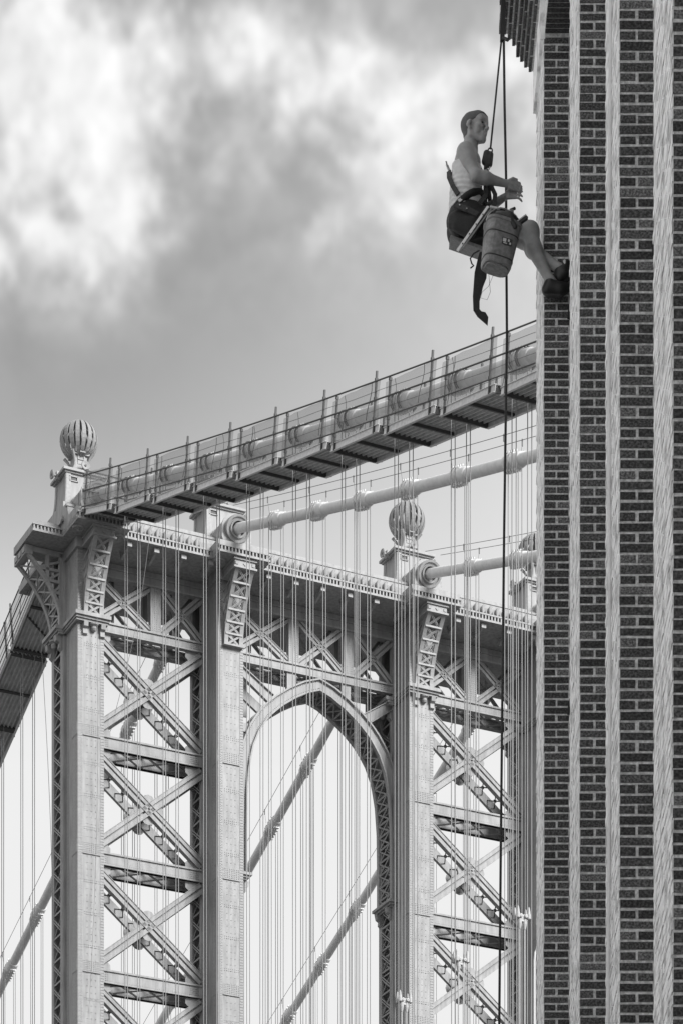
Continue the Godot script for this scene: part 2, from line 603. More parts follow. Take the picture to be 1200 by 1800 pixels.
func make_leg(t: Node3D, x: float, capital: bool) -> void:
	var s := Vector3(x, 0, 0)
	var fr := MB.new()
	var top := 88.62
	fr.span(s + Vector3(-1.56, 0, -1.8), s + Vector3(0, top, 0))
	var leg := part(t, "leg", fr, M.steel)
	# front face: edge angles, splice plates
	for q in [[Vector3(-1.56, 40, 0.0), Vector3(-1.27, top, 0.018)], [Vector3(-0.22, 40, 0.0), Vector3(0, top, 0.018)], [Vector3(-1.578, 40, -0.86), Vector3(-1.56, top, 0.0)], [Vector3(-1.578, 40, -1.78), Vector3(-1.56, top, -1.45)]]:
		var pl := MB.new()
		pl.span(s + q[0], s + q[1])
		part(leg, "edge_plate", pl, M.steel2)
	var rv := MB.new()
	var y := 44.6
	while y < 84.0:
		var sp := MB.new()
		sp.span(s + Vector3(-1.26, y, 0.0), s + Vector3(-0.23, y + 0.62, 0.02))
		part(leg, "splice_plate", sp, M.steel2)
		var sp2 := MB.new()
		sp2.span(s + Vector3(-1.6, y, -0.84), s + Vector3(-1.578, y + 0.7, -0.02))
		part(leg, "splice_plate", sp2, M.steel2)
		for i in 9:
			for j in 6:
				rv.rivet(s + Vector3(-1.18 + i * 0.11, y + 0.06 + j * 0.1, 0.02), Vector3(0, 0, 1), 0.026)
		var jl := MB.new()
		jl.span(s + Vector3(-1.26, y - 0.05, 0.0), s + Vector3(-0.22, y + 0.0, 0.07))
		part(leg, "joint_bar", jl, M.steel)
		for dy in [1.35, 1.47, 3.2, 3.32, 5.0, 5.12]:
			rivet_row(rv, s + Vector3(-1.15, y + dy, 0.0), s + Vector3(-0.3, y + dy, 0.0), Vector3(0, 0, 1), 0.115)
		y += 6.62
	for xx in [-1.50, -1.42, -1.33, -0.17, -0.10, -0.04]:
		rivet_row(rv, s + Vector3(xx, 56, 0.018), s + Vector3(xx, 88, 0.018), Vector3(0, 0, 1), 0.16 if xx != -1.42 else 0.13, 0.024)
	for xx in [-1.0, -0.75, -0.5]:
		rivet_row(rv, s + Vector3(xx, 56, 0.0), s + Vector3(xx, 84, 0.0), Vector3(0, 0, 1), 0.36, 0.026)
	for zz in [-0.1, -0.3, -0.75, -1.55, -1.7]:
		rivet_row(rv, s + Vector3(-1.578, 56, zz), s + Vector3(-1.578, 88, zz), Vector3(-1, 0, 0), 0.17, 0.024)
	part(leg, "rivets", rv, M.steel).set_meta("kind", "stuff")
	# rear box with laced sides
	var rb := MB.new()
	rb.span(s + Vector3(-1.75, 0, -1.98), s + Vector3(0.19, top, -1.8))
	rb.span(s + Vector3(-1.75, 0, -3.7), s + Vector3(0.19, top, -3.52))
	rb.span(s + Vector3(0.01, 0, -3.52), s + Vector3(0.19, top, -1.98))
	for zz in [-2.1, -3.4]:
		rb.span(s + Vector3(-1.77, 0, zz - 0.12), s + Vector3(-1.6, top, zz + 0.12))
	rb.span(s + Vector3(-1.74, 0, -3.5), s + Vector3(-1.6, 52, -2.0))
	part(leg, "rear_box", rb, M.steel)
	var la := MB.new()
	y = 54.0
	while y < 84.0:
		var f := s + Vector3(-1.72, 0, 0)
		la.beam(f + Vector3(0, y, -2.1), f + Vector3(0, y, -3.4), 0.10, 0.06, Vector3(-1, 0, 0))
		la.beam(f + Vector3(0, y + 0.05, -3.3), f + Vector3(0, y + 0.95, -2.2), 0.05, 0.05, Vector3(-1, 0, 0))
		for q in [0.0, 0.16]:
			la.beam(f + Vector3(-0.02, y + 1.16 - q, -3.35), f + Vector3(-0.02, y + 0.30 - q, -2.15), 0.06, 0.05, Vector3(-1, 0, 0))
		y += 1.32
	part(leg, "side_lacing", la, M.steel)
	if capital:
		var c := MB.new()
		for q in [[83.92, 84.04, 0.30], [84.04, 84.16, 0.40], [84.16, 84.36, 0.52]]:
			var o: float = q[2]
			c.span(s + Vector3(-1.56 - o * 0.6, q[0], -1.8), s + Vector3(o * 0.5, q[1], o))
			c.span(s + Vector3(-1.75 - o, q[0], -3.7 - o * 0.3), s + Vector3(0.19 + o * 0.4, q[1], -1.8 + o * 0.3))
		part(leg, "capital", c, M.steel)
		for xx in [-1.30, -0.26]:
			var k := MB.new()
			k.prism(PackedVector2Array([Vector2(0, 83.92), Vector2(0.34, 83.92), Vector2(0.30, 83.66), Vector2(0.14, 83.58), Vector2(0.16, 83.3), Vector2(0.0, 83.22)]), s + Vector3(xx, 0, 0), Vector3(0, 0, 1), Vector3.UP, Vector3.RIGHT, 0.26)
			part(leg, "corbel", k, M.steel)
		for zz in [-2.25, -3.65]:
			var k := MB.new()
			k.prism(PackedVector2Array([Vector2(0, 83.92), Vector2(-0.42, 83.92), Vector2(-0.36, 83.62), Vector2(-0.14, 83.55), Vector2(-0.18, 83.25), Vector2(0.0, 83.1)]), s + Vector3(-1.76, 0, zz), Vector3.RIGHT, Vector3.UP, Vector3(0, 0, 1), 0.3)
			part(leg, "corbel", k, M.steel)
		var bl := MB.new()
		bl.lathe([Vector2(0.01, 83.5), Vector2(0.12, 83.53), Vector2(0.17, 83.64), Vector2(0.15, 83.76), Vector2(0.28, 83.84), Vector2(0.28, 83.92)], s + Vector3(-0.65, 0, 0.12), Basis.IDENTITY, 10)
		part(leg, "bell_drop", bl, M.steel)
		bl = MB.new()
		bl.lathe([Vector2(0.01, 83.45), Vector2(0.14, 83.5), Vector2(0.2, 83.64), Vector2(0.16, 83.76), Vector2(0.3, 83.84), Vector2(0.3, 83.92)], s + Vector3(-1.92, 0, -2.8), Basis.IDENTITY, 10)
		part(leg, "bell_drop", bl, M.steel)
	# pilaster head under the cornice
	var ph := MB.new()
	ph.span(s + Vector3(-1.72, 88.05, -1.78), s + Vector3(-1.28, top, 0.22))
	part(leg, "pilaster_head", ph, M.steel)

func make_bracket(t: Node3D, x: float) -> void:
	# curved laced bracket that carries the cornice over a leg
	var p := []
	for i in 13:
		var q := i / 12.0
		p.append(Vector2(0.16 + 1.62 * pow(q, 1.9), 84.4 + 3.66 * q))
	var bl := MB.new()
	bl.span(Vector3(x - 1.40, 88.02, 0.2), Vector3(x + 0.02, 88.12, 1.95))
	bl.span(Vector3(x - 1.32, 88.12, 0.2), Vector3(x - 0.06, 88.48, 1.86))
	bl.span(Vector3(x - 1.40, 88.48, 0.2), Vector3(x + 0.02, 88.6, 1.95))
	for xx in [-1.2, -0.69, -0.18]:
		bl.box(Vector3(x + xx, 88.3, 1.87), Vector3(0.17, 0.17, 0.06), Basis(Vector3(0, 0, 1), PI / 4 if xx == -0.69 else 0.0))
	var br := part(t, "cornice_bracket", bl, M.steel2)
	for xx in [-1.14, -0.22]:
		var fl := MB.new()
		var l := []
		for q in p: l.append(Vector3(x + xx, q.y, q.x))
		fl.strip(l, 0.24, 0.10)
		part(br, "flange", fl, M.steel2)
		var f2 := MB.new()
		var l2 := []
		for q in p: l2.append(Vector3(x + xx, q.y + 0.02, maxf(q.x - 0.42, 0.05)))
		f2.strip(l2, 0.16, 0.10)
		part(br, "back_chord", f2, M.steel2)
	var la := MB.new()
	for i in 6:
		var a: Vector2 = p[i * 2]
		var b: Vector2 = p[i * 2 + 2]
		la.beam(Vector3(x - 1.2, a.y, a.x + 0.04), Vector3(x - 0.16, a.y, a.x + 0.04), 0.11, 0.10)
		for o in [-0.05, 0.05]:
			la.beam(Vector3(x - 1.06 + o, a.y + 0.04, a.x), Vector3(x - 0.30 + o, b.y - 0.04, b.x), 0.055, 0.05)
			la.beam(Vector3(x - 0.30 + o, a.y + 0.04, a.x - 0.02), Vector3(x - 1.06 + o, b.y - 0.04, b.x - 0.02), 0.055, 0.05)
		for xx in [-1.22, -0.14]:
			la.beam(Vector3(x + xx, a.y, a.x), Vector3(x + xx, b.y, maxf(b.x - 0.42, 0.02)), 0.07, 0.03, Vector3.RIGHT)
			la.beam(Vector3(x + xx, b.y, b.x), Vector3(x + xx, a.y, 0.0), 0.07, 0.03, Vector3.RIGHT)
	part(br, "lacing", la, M.steel2)
	var ft := MB.new()
	ft.span(Vector3(x - 1.3, 84.34, 0.0), Vector3(x - 0.08, 84.44, 0.3))
	part(br, "foot", ft, M.steel)

func make_side_bracket(t: Node3D, x: float, sgn: float) -> void:
	# the end bracket, curving outwards from the outer leg
	var p := []
	for i in 13:
		var q := i / 12.0
		p.append(Vector2(1.80 + 2.0 * pow(q, 2.0), 84.4 + 3.75 * q))
	var cb := MB.new()
	cb.span(Vector3(x + sgn * 3.55, 88.1, -3.7), Vector3(x + sgn * 4.0, 88.6, -1.85))
	for k in 3: cb.span(Vector3(x + sgn * 4.0, 88.2, -3.5 + k * 0.6), Vector3(x + sgn * 4.05, 88.5, -3.1 + k * 0.6))
	var br := part(t, "end_bracket", cb, M.steel2)
	for zz in [-2.0, -3.55]:
		var fl := MB.new()
		var l := []
		for q in p: l.append(Vector3(x + sgn * q.x, q.y, zz))
		fl.strip(l, 0.16, 0.26, Vector3(0, 0, 1))
		part(br, "flange", fl, M.steel2)
	var la := MB.new()
	for i in 6:
		var a: Vector2 = p[i * 2]
		var b: Vector2 = p[i * 2 + 2]
		la.beam(Vector3(x + sgn * a.x, a.y, -2.0), Vector3(x + sgn * a.x, a.y, -3.55), 0.12, 0.1, Vector3.RIGHT)
		la.beam(Vector3(x + sgn * a.x, a.y, -2.05), Vector3(x + sgn * b.x, b.y, -3.5), 0.09, 0.06, Vector3.RIGHT)
		la.beam(Vector3(x + sgn * a.x, a.y, -3.5), Vector3(x + sgn * b.x, b.y, -2.05), 0.09, 0.06, Vector3.RIGHT)
		if i > 1:
			la.beam(Vector3(x + sgn * a.x, a.y, -2.0), Vector3(x + sgn * 1.7, a.y, -2.0), 0.16, 0.16)
			la.beam(Vector3(x + sgn * a.x, a.y, -2.0), Vector3(x + sgn * 1.7, b.y, -2.0), 0.12, 0.1)
	part(br, "lacing", la, M.steel2)
	var up := MB.new()
	up.span(Vector3(x + sgn * 1.72, 84.4, -2.12), Vector3(x + sgn * 1.95, 88.5, -1.9))
	up.span(Vector3(x + sgn * 1.72, 88.3, -2.12), Vector3(x + sgn * 3.8, 88.6, -1.9))
	up.span(Vector3(x + sgn * 2.55, 86.8, -2.1), Vector3(x + sgn * 2.75, 88.4, -1.92))
	part(br, "upright", up, M.steel)

func i_beam(m: MB, a: Vector3, b: Vector3, h: float, d: float) -> void:
	# plate girder with a proud flange above and below
	m.beam(a, b, h, d)
	var u := Vector3(0, h * 0.5 - 0.05, 0)
	m.beam(a + u, b + u, 0.10, d + 0.16)
	m.beam(a - u, b - u, 0.10, d + 0.16)

func twin(m: MB, a: Vector3, b: Vector3, w: float, d := 0.26, face := Vector3(0, 0, 1)) -> void:
	# diagonal made of two channels with a slot between
	var dir := (b - a).normalized()
	var f := (face - dir * face.dot(dir)).normalized()
	var s := f.cross(dir)
	m.beam(a - f * 0.08, b - f * 0.08, w * 0.9, d - 0.18, face)
	for k in [-1.0, 1.0]:
		var o: Vector3 = s * w * 0.285 * k
		m.beam(a + o, b + o, w * 0.37, d, face)
		var e: Vector3 = s * w * 0.5 * k
		m.beam(a + e, b + e, 0.035, d + 0.08, face)

func make_strut(t: Node3D, x0: float, x1: float, y0: float, y1: float) -> void:
	var h := y1 - y0
	var yc := (y0 + y1) * 0.5
	var f := MB.new()
	i_beam(f, Vector3(x0, yc, FZ - 0.1), Vector3(x1, yc, FZ - 0.1), h, 0.2)
	var o := part(t, "strut", f, M.steel)
	var r := MB.new()
	i_beam(r, Vector3(x0, yc, RZ + 0.1), Vector3(x1, yc, RZ + 0.1), h, 0.2)
	part(o, "rear_girder", r, M.steel)
	var l := MB.new()
	var n := maxi(int((x1 - x0) / 1.5), 1)
	var w := (x1 - x0) / n
	for i in n:
		var a := x0 + i * w
		for yy in [y0 + 0.05, y1 - 0.06]:
			l.beam(Vector3(a, yy, FZ - 0.2), Vector3(a + w, yy, RZ + 0.2), 0.12, 0.05, Vector3.UP)
			l.beam(Vector3(a, yy + 0.02, RZ + 0.2), Vector3(a + w, yy + 0.02, FZ - 0.2), 0.12, 0.05, Vector3.UP)
	part(o, "lacing", l, M.steel)
	var rv := MB.new()
	for e in [x0 + 0.25, x1 - 0.75]:
		for i in 6:
			for j in 5:
				rv.rivet(Vector3(e + i * 0.1, y0 + 0.16 + j * 0.11, FZ), Vector3(0, 0, 1), 0.024)
	rivet_row(rv, Vector3(x0, y1 - 0.14, FZ), Vector3(x1, y1 - 0.14, FZ), Vector3(0, 0, 1), 0.13, 0.022)
	rivet_row(rv, Vector3(x0, y0 + 0.14, FZ), Vector3(x1, y0 + 0.14, FZ), Vector3(0, 0, 1), 0.13, 0.022)
	part(o, "rivets", rv, M.steel).set_meta("kind", "stuff")

func make_cross(t: Node3D, x0: float, x1: float, y0: float, y1: float) -> void:
	# front and rear diagonals of one panel, laced together, with a gusset in the middle
	for q in [[y1, y0], [y0, y1]]:
		var a := Vector3(x0, q[0] + (-0.25 if q[0] > q[1] else 0.25), FZ - 0.13)
		var b := Vector3(x1, q[1] + (0.25 if q[0] > q[1] else -0.25), FZ - 0.13)
		var m := MB.new()
		twin(m, a, b, 0.56)
		var o := part(t, "diagonal", m, M.steel)
		var r := MB.new()
		var back := Vector3(0, 0, RZ - FZ + 0.26)
		r.beam(a + back, b + back, 0.5, 0.22)
		part(o, "rear_member", r, M.steel)
		var l := MB.new()
		var k := 8
		for i in k:
			var u := a.lerp(b, (i + 0.1) / k) + Vector3(0, 0, -0.1)
			var w := a.lerp(b, (i + 0.9) / k) + Vector3(0, 0, -0.1)
			l.beam(u, w + back, 0.055, 0.055, Vector3.UP)
			l.beam(w, u + back, 0.055, 0.055, Vector3.UP)
			var mid := (u + w + back) * 0.5
			l.box(mid, Vector3(0.16, 0.16, 0.08))
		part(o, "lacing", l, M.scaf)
	var c := Vector3((x0 + x1) * 0.5, (y0 + y1) * 0.5, 0)
	for zz in [FZ - 0.15, RZ + 0.13]:
		var g := MB.new()
		var pl := PackedVector2Array()
		for i in 24:
			var an := TAU * i / 24
			var rr := 0.62 + 0.30 * absf(cos(2.0 * (an)))
			pl.append(Vector2(cos(an) * rr, sin(an) * rr * 0.95))
		g.prism(pl, c + Vector3(0, 0, zz), Vector3.RIGHT, Vector3.UP, Vector3(0, 0, 1), 0.03)
		part(t, "gusset", g, M.steel)
	for x in [x0, x1]:
		for y in [y0, y1]:
			var g2 := MB.new()
			var sx := 1.0 if x == x0 else -1.0
			var sy := 1.0 if y == y0 else -1.0
			g2.prism(PackedVector2Array([Vector2(0, 0), Vector2(1.0 * sx, 0), Vector2(1.0 * sx, 0.35 * sy), Vector2(0.5 * sx, 0.75 * sy), Vector2(0, 0.75 * sy)]), Vector3(x, y, FZ - 0.17), Vector3.RIGHT, Vector3.UP, Vector3(0, 0, 1), 0.03)
			part(t, "gusset", g2, M.steel)

func make_truss(t: Node3D, x0: float, x1: float, panels: int, posts: Array) -> void:
	# portal truss under the cornice: crossed channels between posts, twice over
	make_strut(t, x0, x1, 84.62, 85.21)
	var lo := 85.21
	var hi := 87.8
	var xs := [x0]
	xs.append_array(posts)
	xs.append(x1)
	for i in panels:
		var a: float = xs[i] + (0.3 if i > 0 else 0.0)
		var b: float = xs[i + 1] - (0.3 if i < panels - 1 else 0.0)
		for q in [[hi, lo], [lo, hi]]:
			var m := MB.new()
			twin(m, Vector3(a, q[0], FZ - 0.13), Vector3(b, q[1], FZ - 0.13), 0.42, 0.22)
			part(t, "truss_diagonal", m, M.steel)
		var r := MB.new()
		var rh := 88.5
		var mid := (a + b) * 0.5
		for q in [[rh, lo], [lo, rh]]:
			r.beam(Vector3(a, q[0], RZ + 0.1), Vector3(b, q[1], RZ + 0.1), 0.15, 0.12)
		r.beam(Vector3(mid, lo, RZ + 0.15), Vector3(mid, rh, RZ + 0.15), 0.17, 0.12)
		r.beam(Vector3(a, (lo + rh) * 0.5, RZ + 0.2), Vector3(b, (lo + rh) * 0.5, RZ + 0.2), 0.09, 0.10)
		for u in [[a, mid], [mid, b]]:
			r.beam(Vector3(u[0], (lo + rh) * 0.5, RZ + 0.25), Vector3(u[1], rh, RZ + 0.25), 0.075, 0.08)
			r.beam(Vector3(u[0], (lo + rh) * 0.5, RZ + 0.25), Vector3(u[1], lo, RZ + 0.25), 0.075, 0.08)
		part(t, "rear_truss", r, M.steel)
	for x in posts:
		var p := MB.new()
		p.span(Vector3(x - 0.28, lo, FZ - 0.25), Vector3(x + 0.28, hi, FZ + 0.03))
		p.span(Vector3(x - 0.32, lo, FZ - 0.3), Vector3(x - 0.28, hi, FZ + 0.05))
		p.span(Vector3(x + 0.28, lo, FZ - 0.3), Vector3(x + 0.32, hi, FZ + 0.05))
		var o := part(t, "truss_post", p, M.steel)
		var r := MB.new()
		r.span(Vector3(x - 0.14, lo, RZ), Vector3(x + 0.14, 88.5, RZ + 0.2))
		part(o, "rear_post", r, M.steel)
		var rv := MB.new()
		for i in 4:
			for j in 20:
				rv.rivet(Vector3(x - 0.21 + i * 0.14, lo + 0.1 + j * 0.125, FZ + 0.03), Vector3(0, 0, 1), 0.022)
		part(o, "rivets", rv, M.steel).set_meta("kind", "stuff")
	# frieze girder
	var fg := MB.new()
	fg.span(Vector3(x0, 87.76, FZ - 0.3), Vector3(x1, 88.62, FZ))
	fg.span(Vector3(x0, 87.74, FZ - 0.3), Vector3(x1, 87.86, FZ + 0.16))
	fg.span(Vector3(x0, 88.26, FZ), Vector3(x1, 88.34, FZ + 0.1))
	part(t, "frieze_girder", fg, M.steel)
	var rg := MB.new()
	rg.span(Vector3(x0, 88.45, RZ), Vector3(x1, 88.62, RZ + 0.3))
	part(t, "rear_top_chord", rg, M.steel)
	# knee brackets under the cornice
	var n := int(round((x1 - x0) / 1.75))
	for i in n:
		var x := x0 + (i + 0.5) * (x1 - x0) / n + 0.2
		var k := MB.new()
		k.beam(Vector3(x, 88.50, 0.72), Vector3(x, 88.22, -0.35), 0.20, 0.14, Vector3.RIGHT)
		k.beam(Vector3(x, 88.22, -0.35), Vector3(x, 88.62, -0.5), 0.12, 0.10, Vector3.RIGHT)
		var kb := part(t, "knee_bracket", k, M.steel)
		var e := MB.new()
		e.span(Vector3(x - 0.15, 88.36, 0.68), Vector3(x + 0.15, 88.62, 0.86))
		part(kb, "end_block", e, M.steel2)

func arch_pts(inset: float, n := 28) -> Array:
	# pointed arch: half span and crown shrink by the inset
	var half := [[0.0, 84.57], [0.96, 84.25], [1.96, 83.70], [2.96, 83.0], [3.82, 82.2], [4.54, 81.2], [5.05, 80.0], [5.32, 78.6], [5.45, 77.0], [5.48, 75.0], [5.48, 72.1]]
	var c := Curve2D.new()
	for q in half: c.add_point(Vector2(q[0], q[1]))
	var l := c.get_baked_length()
	var right := []
	for i in n + 1:
		var p := c.sample_baked(l * i / n)
		var a := c.sample_baked(maxf(l * i / n - 0.3, 0.0))
		var b := c.sample_baked(minf(l * i / n + 0.3, l))
		var d := (b - a).normalized()
		var nm := Vector2(d.y, -d.x)
		var o := p + nm * inset * (1.0 if i > 0 else 1.06)
		if i == 0: o.x = 0.0
		if i == 0: o.y = p.y - inset * 1.05
		right.append(o)
	return right

func make_arch(t: Node3D) -> void:
	var cx := 14.22
	var shrink := 0.965
	for sgn in [-1.0, 1.0]:
		var m := MB.new()
		var m2 := MB.new()
		var outer := arch_pts(0.0)
		var inner := arch_pts(0.62)
		for i in outer.size() - 1:
			for z in [FZ, RZ + 0.2]:
				var q := []
				for zz in [z - 0.2, z]:
					q.append(Vector3(cx + sgn * shrink * outer[i].x, outer[i].y, zz))
					q.append(Vector3(cx + sgn * shrink * inner[i].x, inner[i].y, zz))
					q.append(Vector3(cx + sgn * shrink * inner[i + 1].x, inner[i + 1].y, zz))
					q.append(Vector3(cx + sgn * shrink * outer[i + 1].x, outer[i + 1].y, zz))
				(m if z == FZ else m2).hexa(q if sgn > 0 else [q[3], q[2], q[1], q[0], q[7], q[6], q[5], q[4]])
		var o := part(t, "arch_rib", m, M.steel)
		part(o, "rear_rib", m2, M.steel)
		for ins in [0.0, 0.62]:
			var fl := MB.new()
			var l := []
			for p in arch_pts(ins): l.append(Vector3(cx + sgn * shrink * p.x, p.y, FZ + 0.02))
			fl.strip(l, 0.09, 0.24)
			part(o, "flange", fl, M.steel2)
			var fr := MB.new()
			var l2 := []
			for p in arch_pts(ins): l2.append(Vector3(cx + sgn * shrink * p.x, p.y, RZ + 0.1))
			fr.strip(l2, 0.09, 0.28)
			part(o, "rear_flange", fr, M.steel2)
		var la := MB.new()
		var ip := arch_pts(0.60, 20)
		for i in ip.size() - 1:
			var a := Vector3(cx + sgn * shrink * ip[i].x, ip[i].y, FZ - 0.2)
			var b := Vector3(cx + sgn * shrink * ip[i + 1].x, ip[i + 1].y, FZ - 0.2)
			var bk := Vector3(0, 0, RZ - FZ + 0.4)
			la.beam(a, a + bk, 0.1, 0.08, Vector3(-sgn, -0.3, 0))
			la.beam(a, b + bk, 0.08, 0.06, Vector3(-sgn, -0.3, 0))
			la.beam(b, a + bk, 0.08, 0.06, Vector3(-sgn, -0.3, 0))
		part(o, "soffit_lacing", la, M.steel)
		var ds := MB.new()
		var op := arch_pts(0.08, 20)
		for i in op.size() - 1:
			ds.beam(Vector3(cx + sgn * shrink * op[i].x, op[i].y, (FZ + RZ) * 0.5), Vector3(cx + sgn * shrink * op[i + 1].x, op[i + 1].y, (FZ + RZ) * 0.5), 0.04, 1.5)
		part(o, "back_plate", ds, M.steel)
		var rv := MB.new()
		for ins in [0.11, 0.51]:
			var pp := arch_pts(ins, 110)
			for p in pp: rv.rivet(Vector3(cx + sgn * shrink * p.x, p.y, FZ), Vector3(0, 0, 1), 0.024)
		part(o, "rivets", rv, M.steel).set_meta("kind", "stuff")
		# impost at the springing and the laced jamb below it
		var im := MB.new()
		var xi: float = cx + sgn * 4.72
		var xo: float = cx + sgn * 5.40
		for q in [[72.0, 72.1, 0.08], [72.1, 72.22, 0.2], [72.22, 72.38, 0.32]]:
			im.span(Vector3(minf(xi - sgn * q[2], xo), q[0], RZ - q[2] * 0.6), Vector3(maxf(xi - sgn * q[2], xo), q[1], FZ + q[2]))
		for zz in [FZ - 0.35, RZ + 0.1]:
			im.prism(PackedVector2Array([Vector2(0, 72.0), Vector2(-0.3, 72.0), Vector2(-0.24, 71.72), Vector2(-0.08, 71.62), Vector2(-0.1, 71.4), Vector2(0, 71.3)]), Vector3(xi, 0, zz), Vector3(sgn, 0, 0), Vector3.UP, Vector3(0, 0, 1), 0.26)
		part(t, "arch_impost", im, M.steel)
		var jb := MB.new()
		for zz in [FZ - 0.12, RZ + 0.12]:
			jb.span(Vector3(minf(xi + sgn * 0.1, xo), 50, zz - 0.12), Vector3(maxf(xi + sgn * 0.1, xo), 72.0, zz + 0.12))
		var y := 54.0
		while y < 71.2:
			var f := Vector3(xi + sgn * 0.14, 0, 0)
			jb.beam(f + Vector3(0, y, FZ - 0.2), f + Vector3(0, y, RZ + 0.2), 0.09, 0.05, Vector3.RIGHT)
			jb.beam(f + Vector3(0, y + 0.05, FZ - 0.2), f + Vector3(0, y + 1.0, RZ + 0.2), 0.08, 0.05, Vector3.RIGHT)
			jb.beam(f + Vector3(0, y + 1.0, FZ - 0.2), f + Vector3(0, y + 0.05, RZ + 0.2), 0.08, 0.05, Vector3.RIGHT)
			y += 1.1
		part(t, "arch_jamb", jb, M.steel)
		# spandrel: diagonal, hanger and short strut behind the arch
		var sp := MB.new()
		var lx: float = cx + sgn * 5.15
		sp.beam(Vector3(lx, 84.3, FZ - 0.16), Vector3(cx + sgn * 3.1, 82.9, FZ - 0.16), 0.52, 0.22)
		sp.beam(Vector3(lx, 84.57, FZ - 0.06), Vector3(cx + sgn * 2.9, 83.1, FZ - 0.06), 0.05, 0.24)
		sp.beam(Vector3(lx, 84.0, FZ - 0.06), Vector3(cx + sgn * 3.3, 82.65, FZ - 0.06), 0.05, 0.24)
		part(t, "spandrel_brace", sp, M.steel)
		sp = MB.new()
		sp.beam(Vector3(lx, 80.9, FZ - 0.16), Vector3(cx + sgn * 4.5, 80.9, FZ - 0.16), 0.5, 0.2)
		part(t, "spandrel_strut", sp, M.steel)
		sp = MB.new()
		sp.span(Vector3(cx + sgn * 1.75 - 0.3, 83.6, FZ - 0.28), Vector3(cx + sgn * 1.75 + 0.3, 84.7, FZ - 0.03))
		part(t, "spandrel_post", sp, M.steel)
		var sr := MB.new()
		sr.beam(Vector3(lx, 84.3, RZ + 0.1), Vector3(cx + sgn * 3.1, 82.9, RZ + 0.1), 0.52, 0.2)
		sr.span(Vector3(minf(lx, lx - sgn * 1.3), 82.3, RZ + 0.02), Vector3(maxf(lx, lx - sgn * 1.3), 84.6, RZ + 0.12))
		part(t, "rear_spandrel", sr, M.steel)

func cornice_profile(fz: float) -> PackedVector2Array:
	return PackedVector2Array([Vector2(-7.6, 88.65), Vector2(fz, 88.65), Vector2(fz, 88.77), Vector2(fz - 0.22, 88.79), Vector2(fz - 0.22, 89.02), Vector2(fz - 0.02, 89.03), Vector2(fz - 0.02, 89.12), Vector2(fz - 0.24, 89.16),
			Vector2(fz - 0.38, 89.4), Vector2(fz - 0.62, 89.75), Vector2(fz - 0.62, 89.98), Vector2(fz - 0.95, 90.0), Vector2(fz - 0.95, 90.12), Vector2(fz - 0.8, 90.13), Vector2(fz - 0.8, 90.26), Vector2(fz - 1.3, 90.28), Vector2(fz - 1.3, 90.6), Vector2(-4.8, 90.6), Vector2(-5.6, 89.2), Vector2(-7.6, 89.05)])

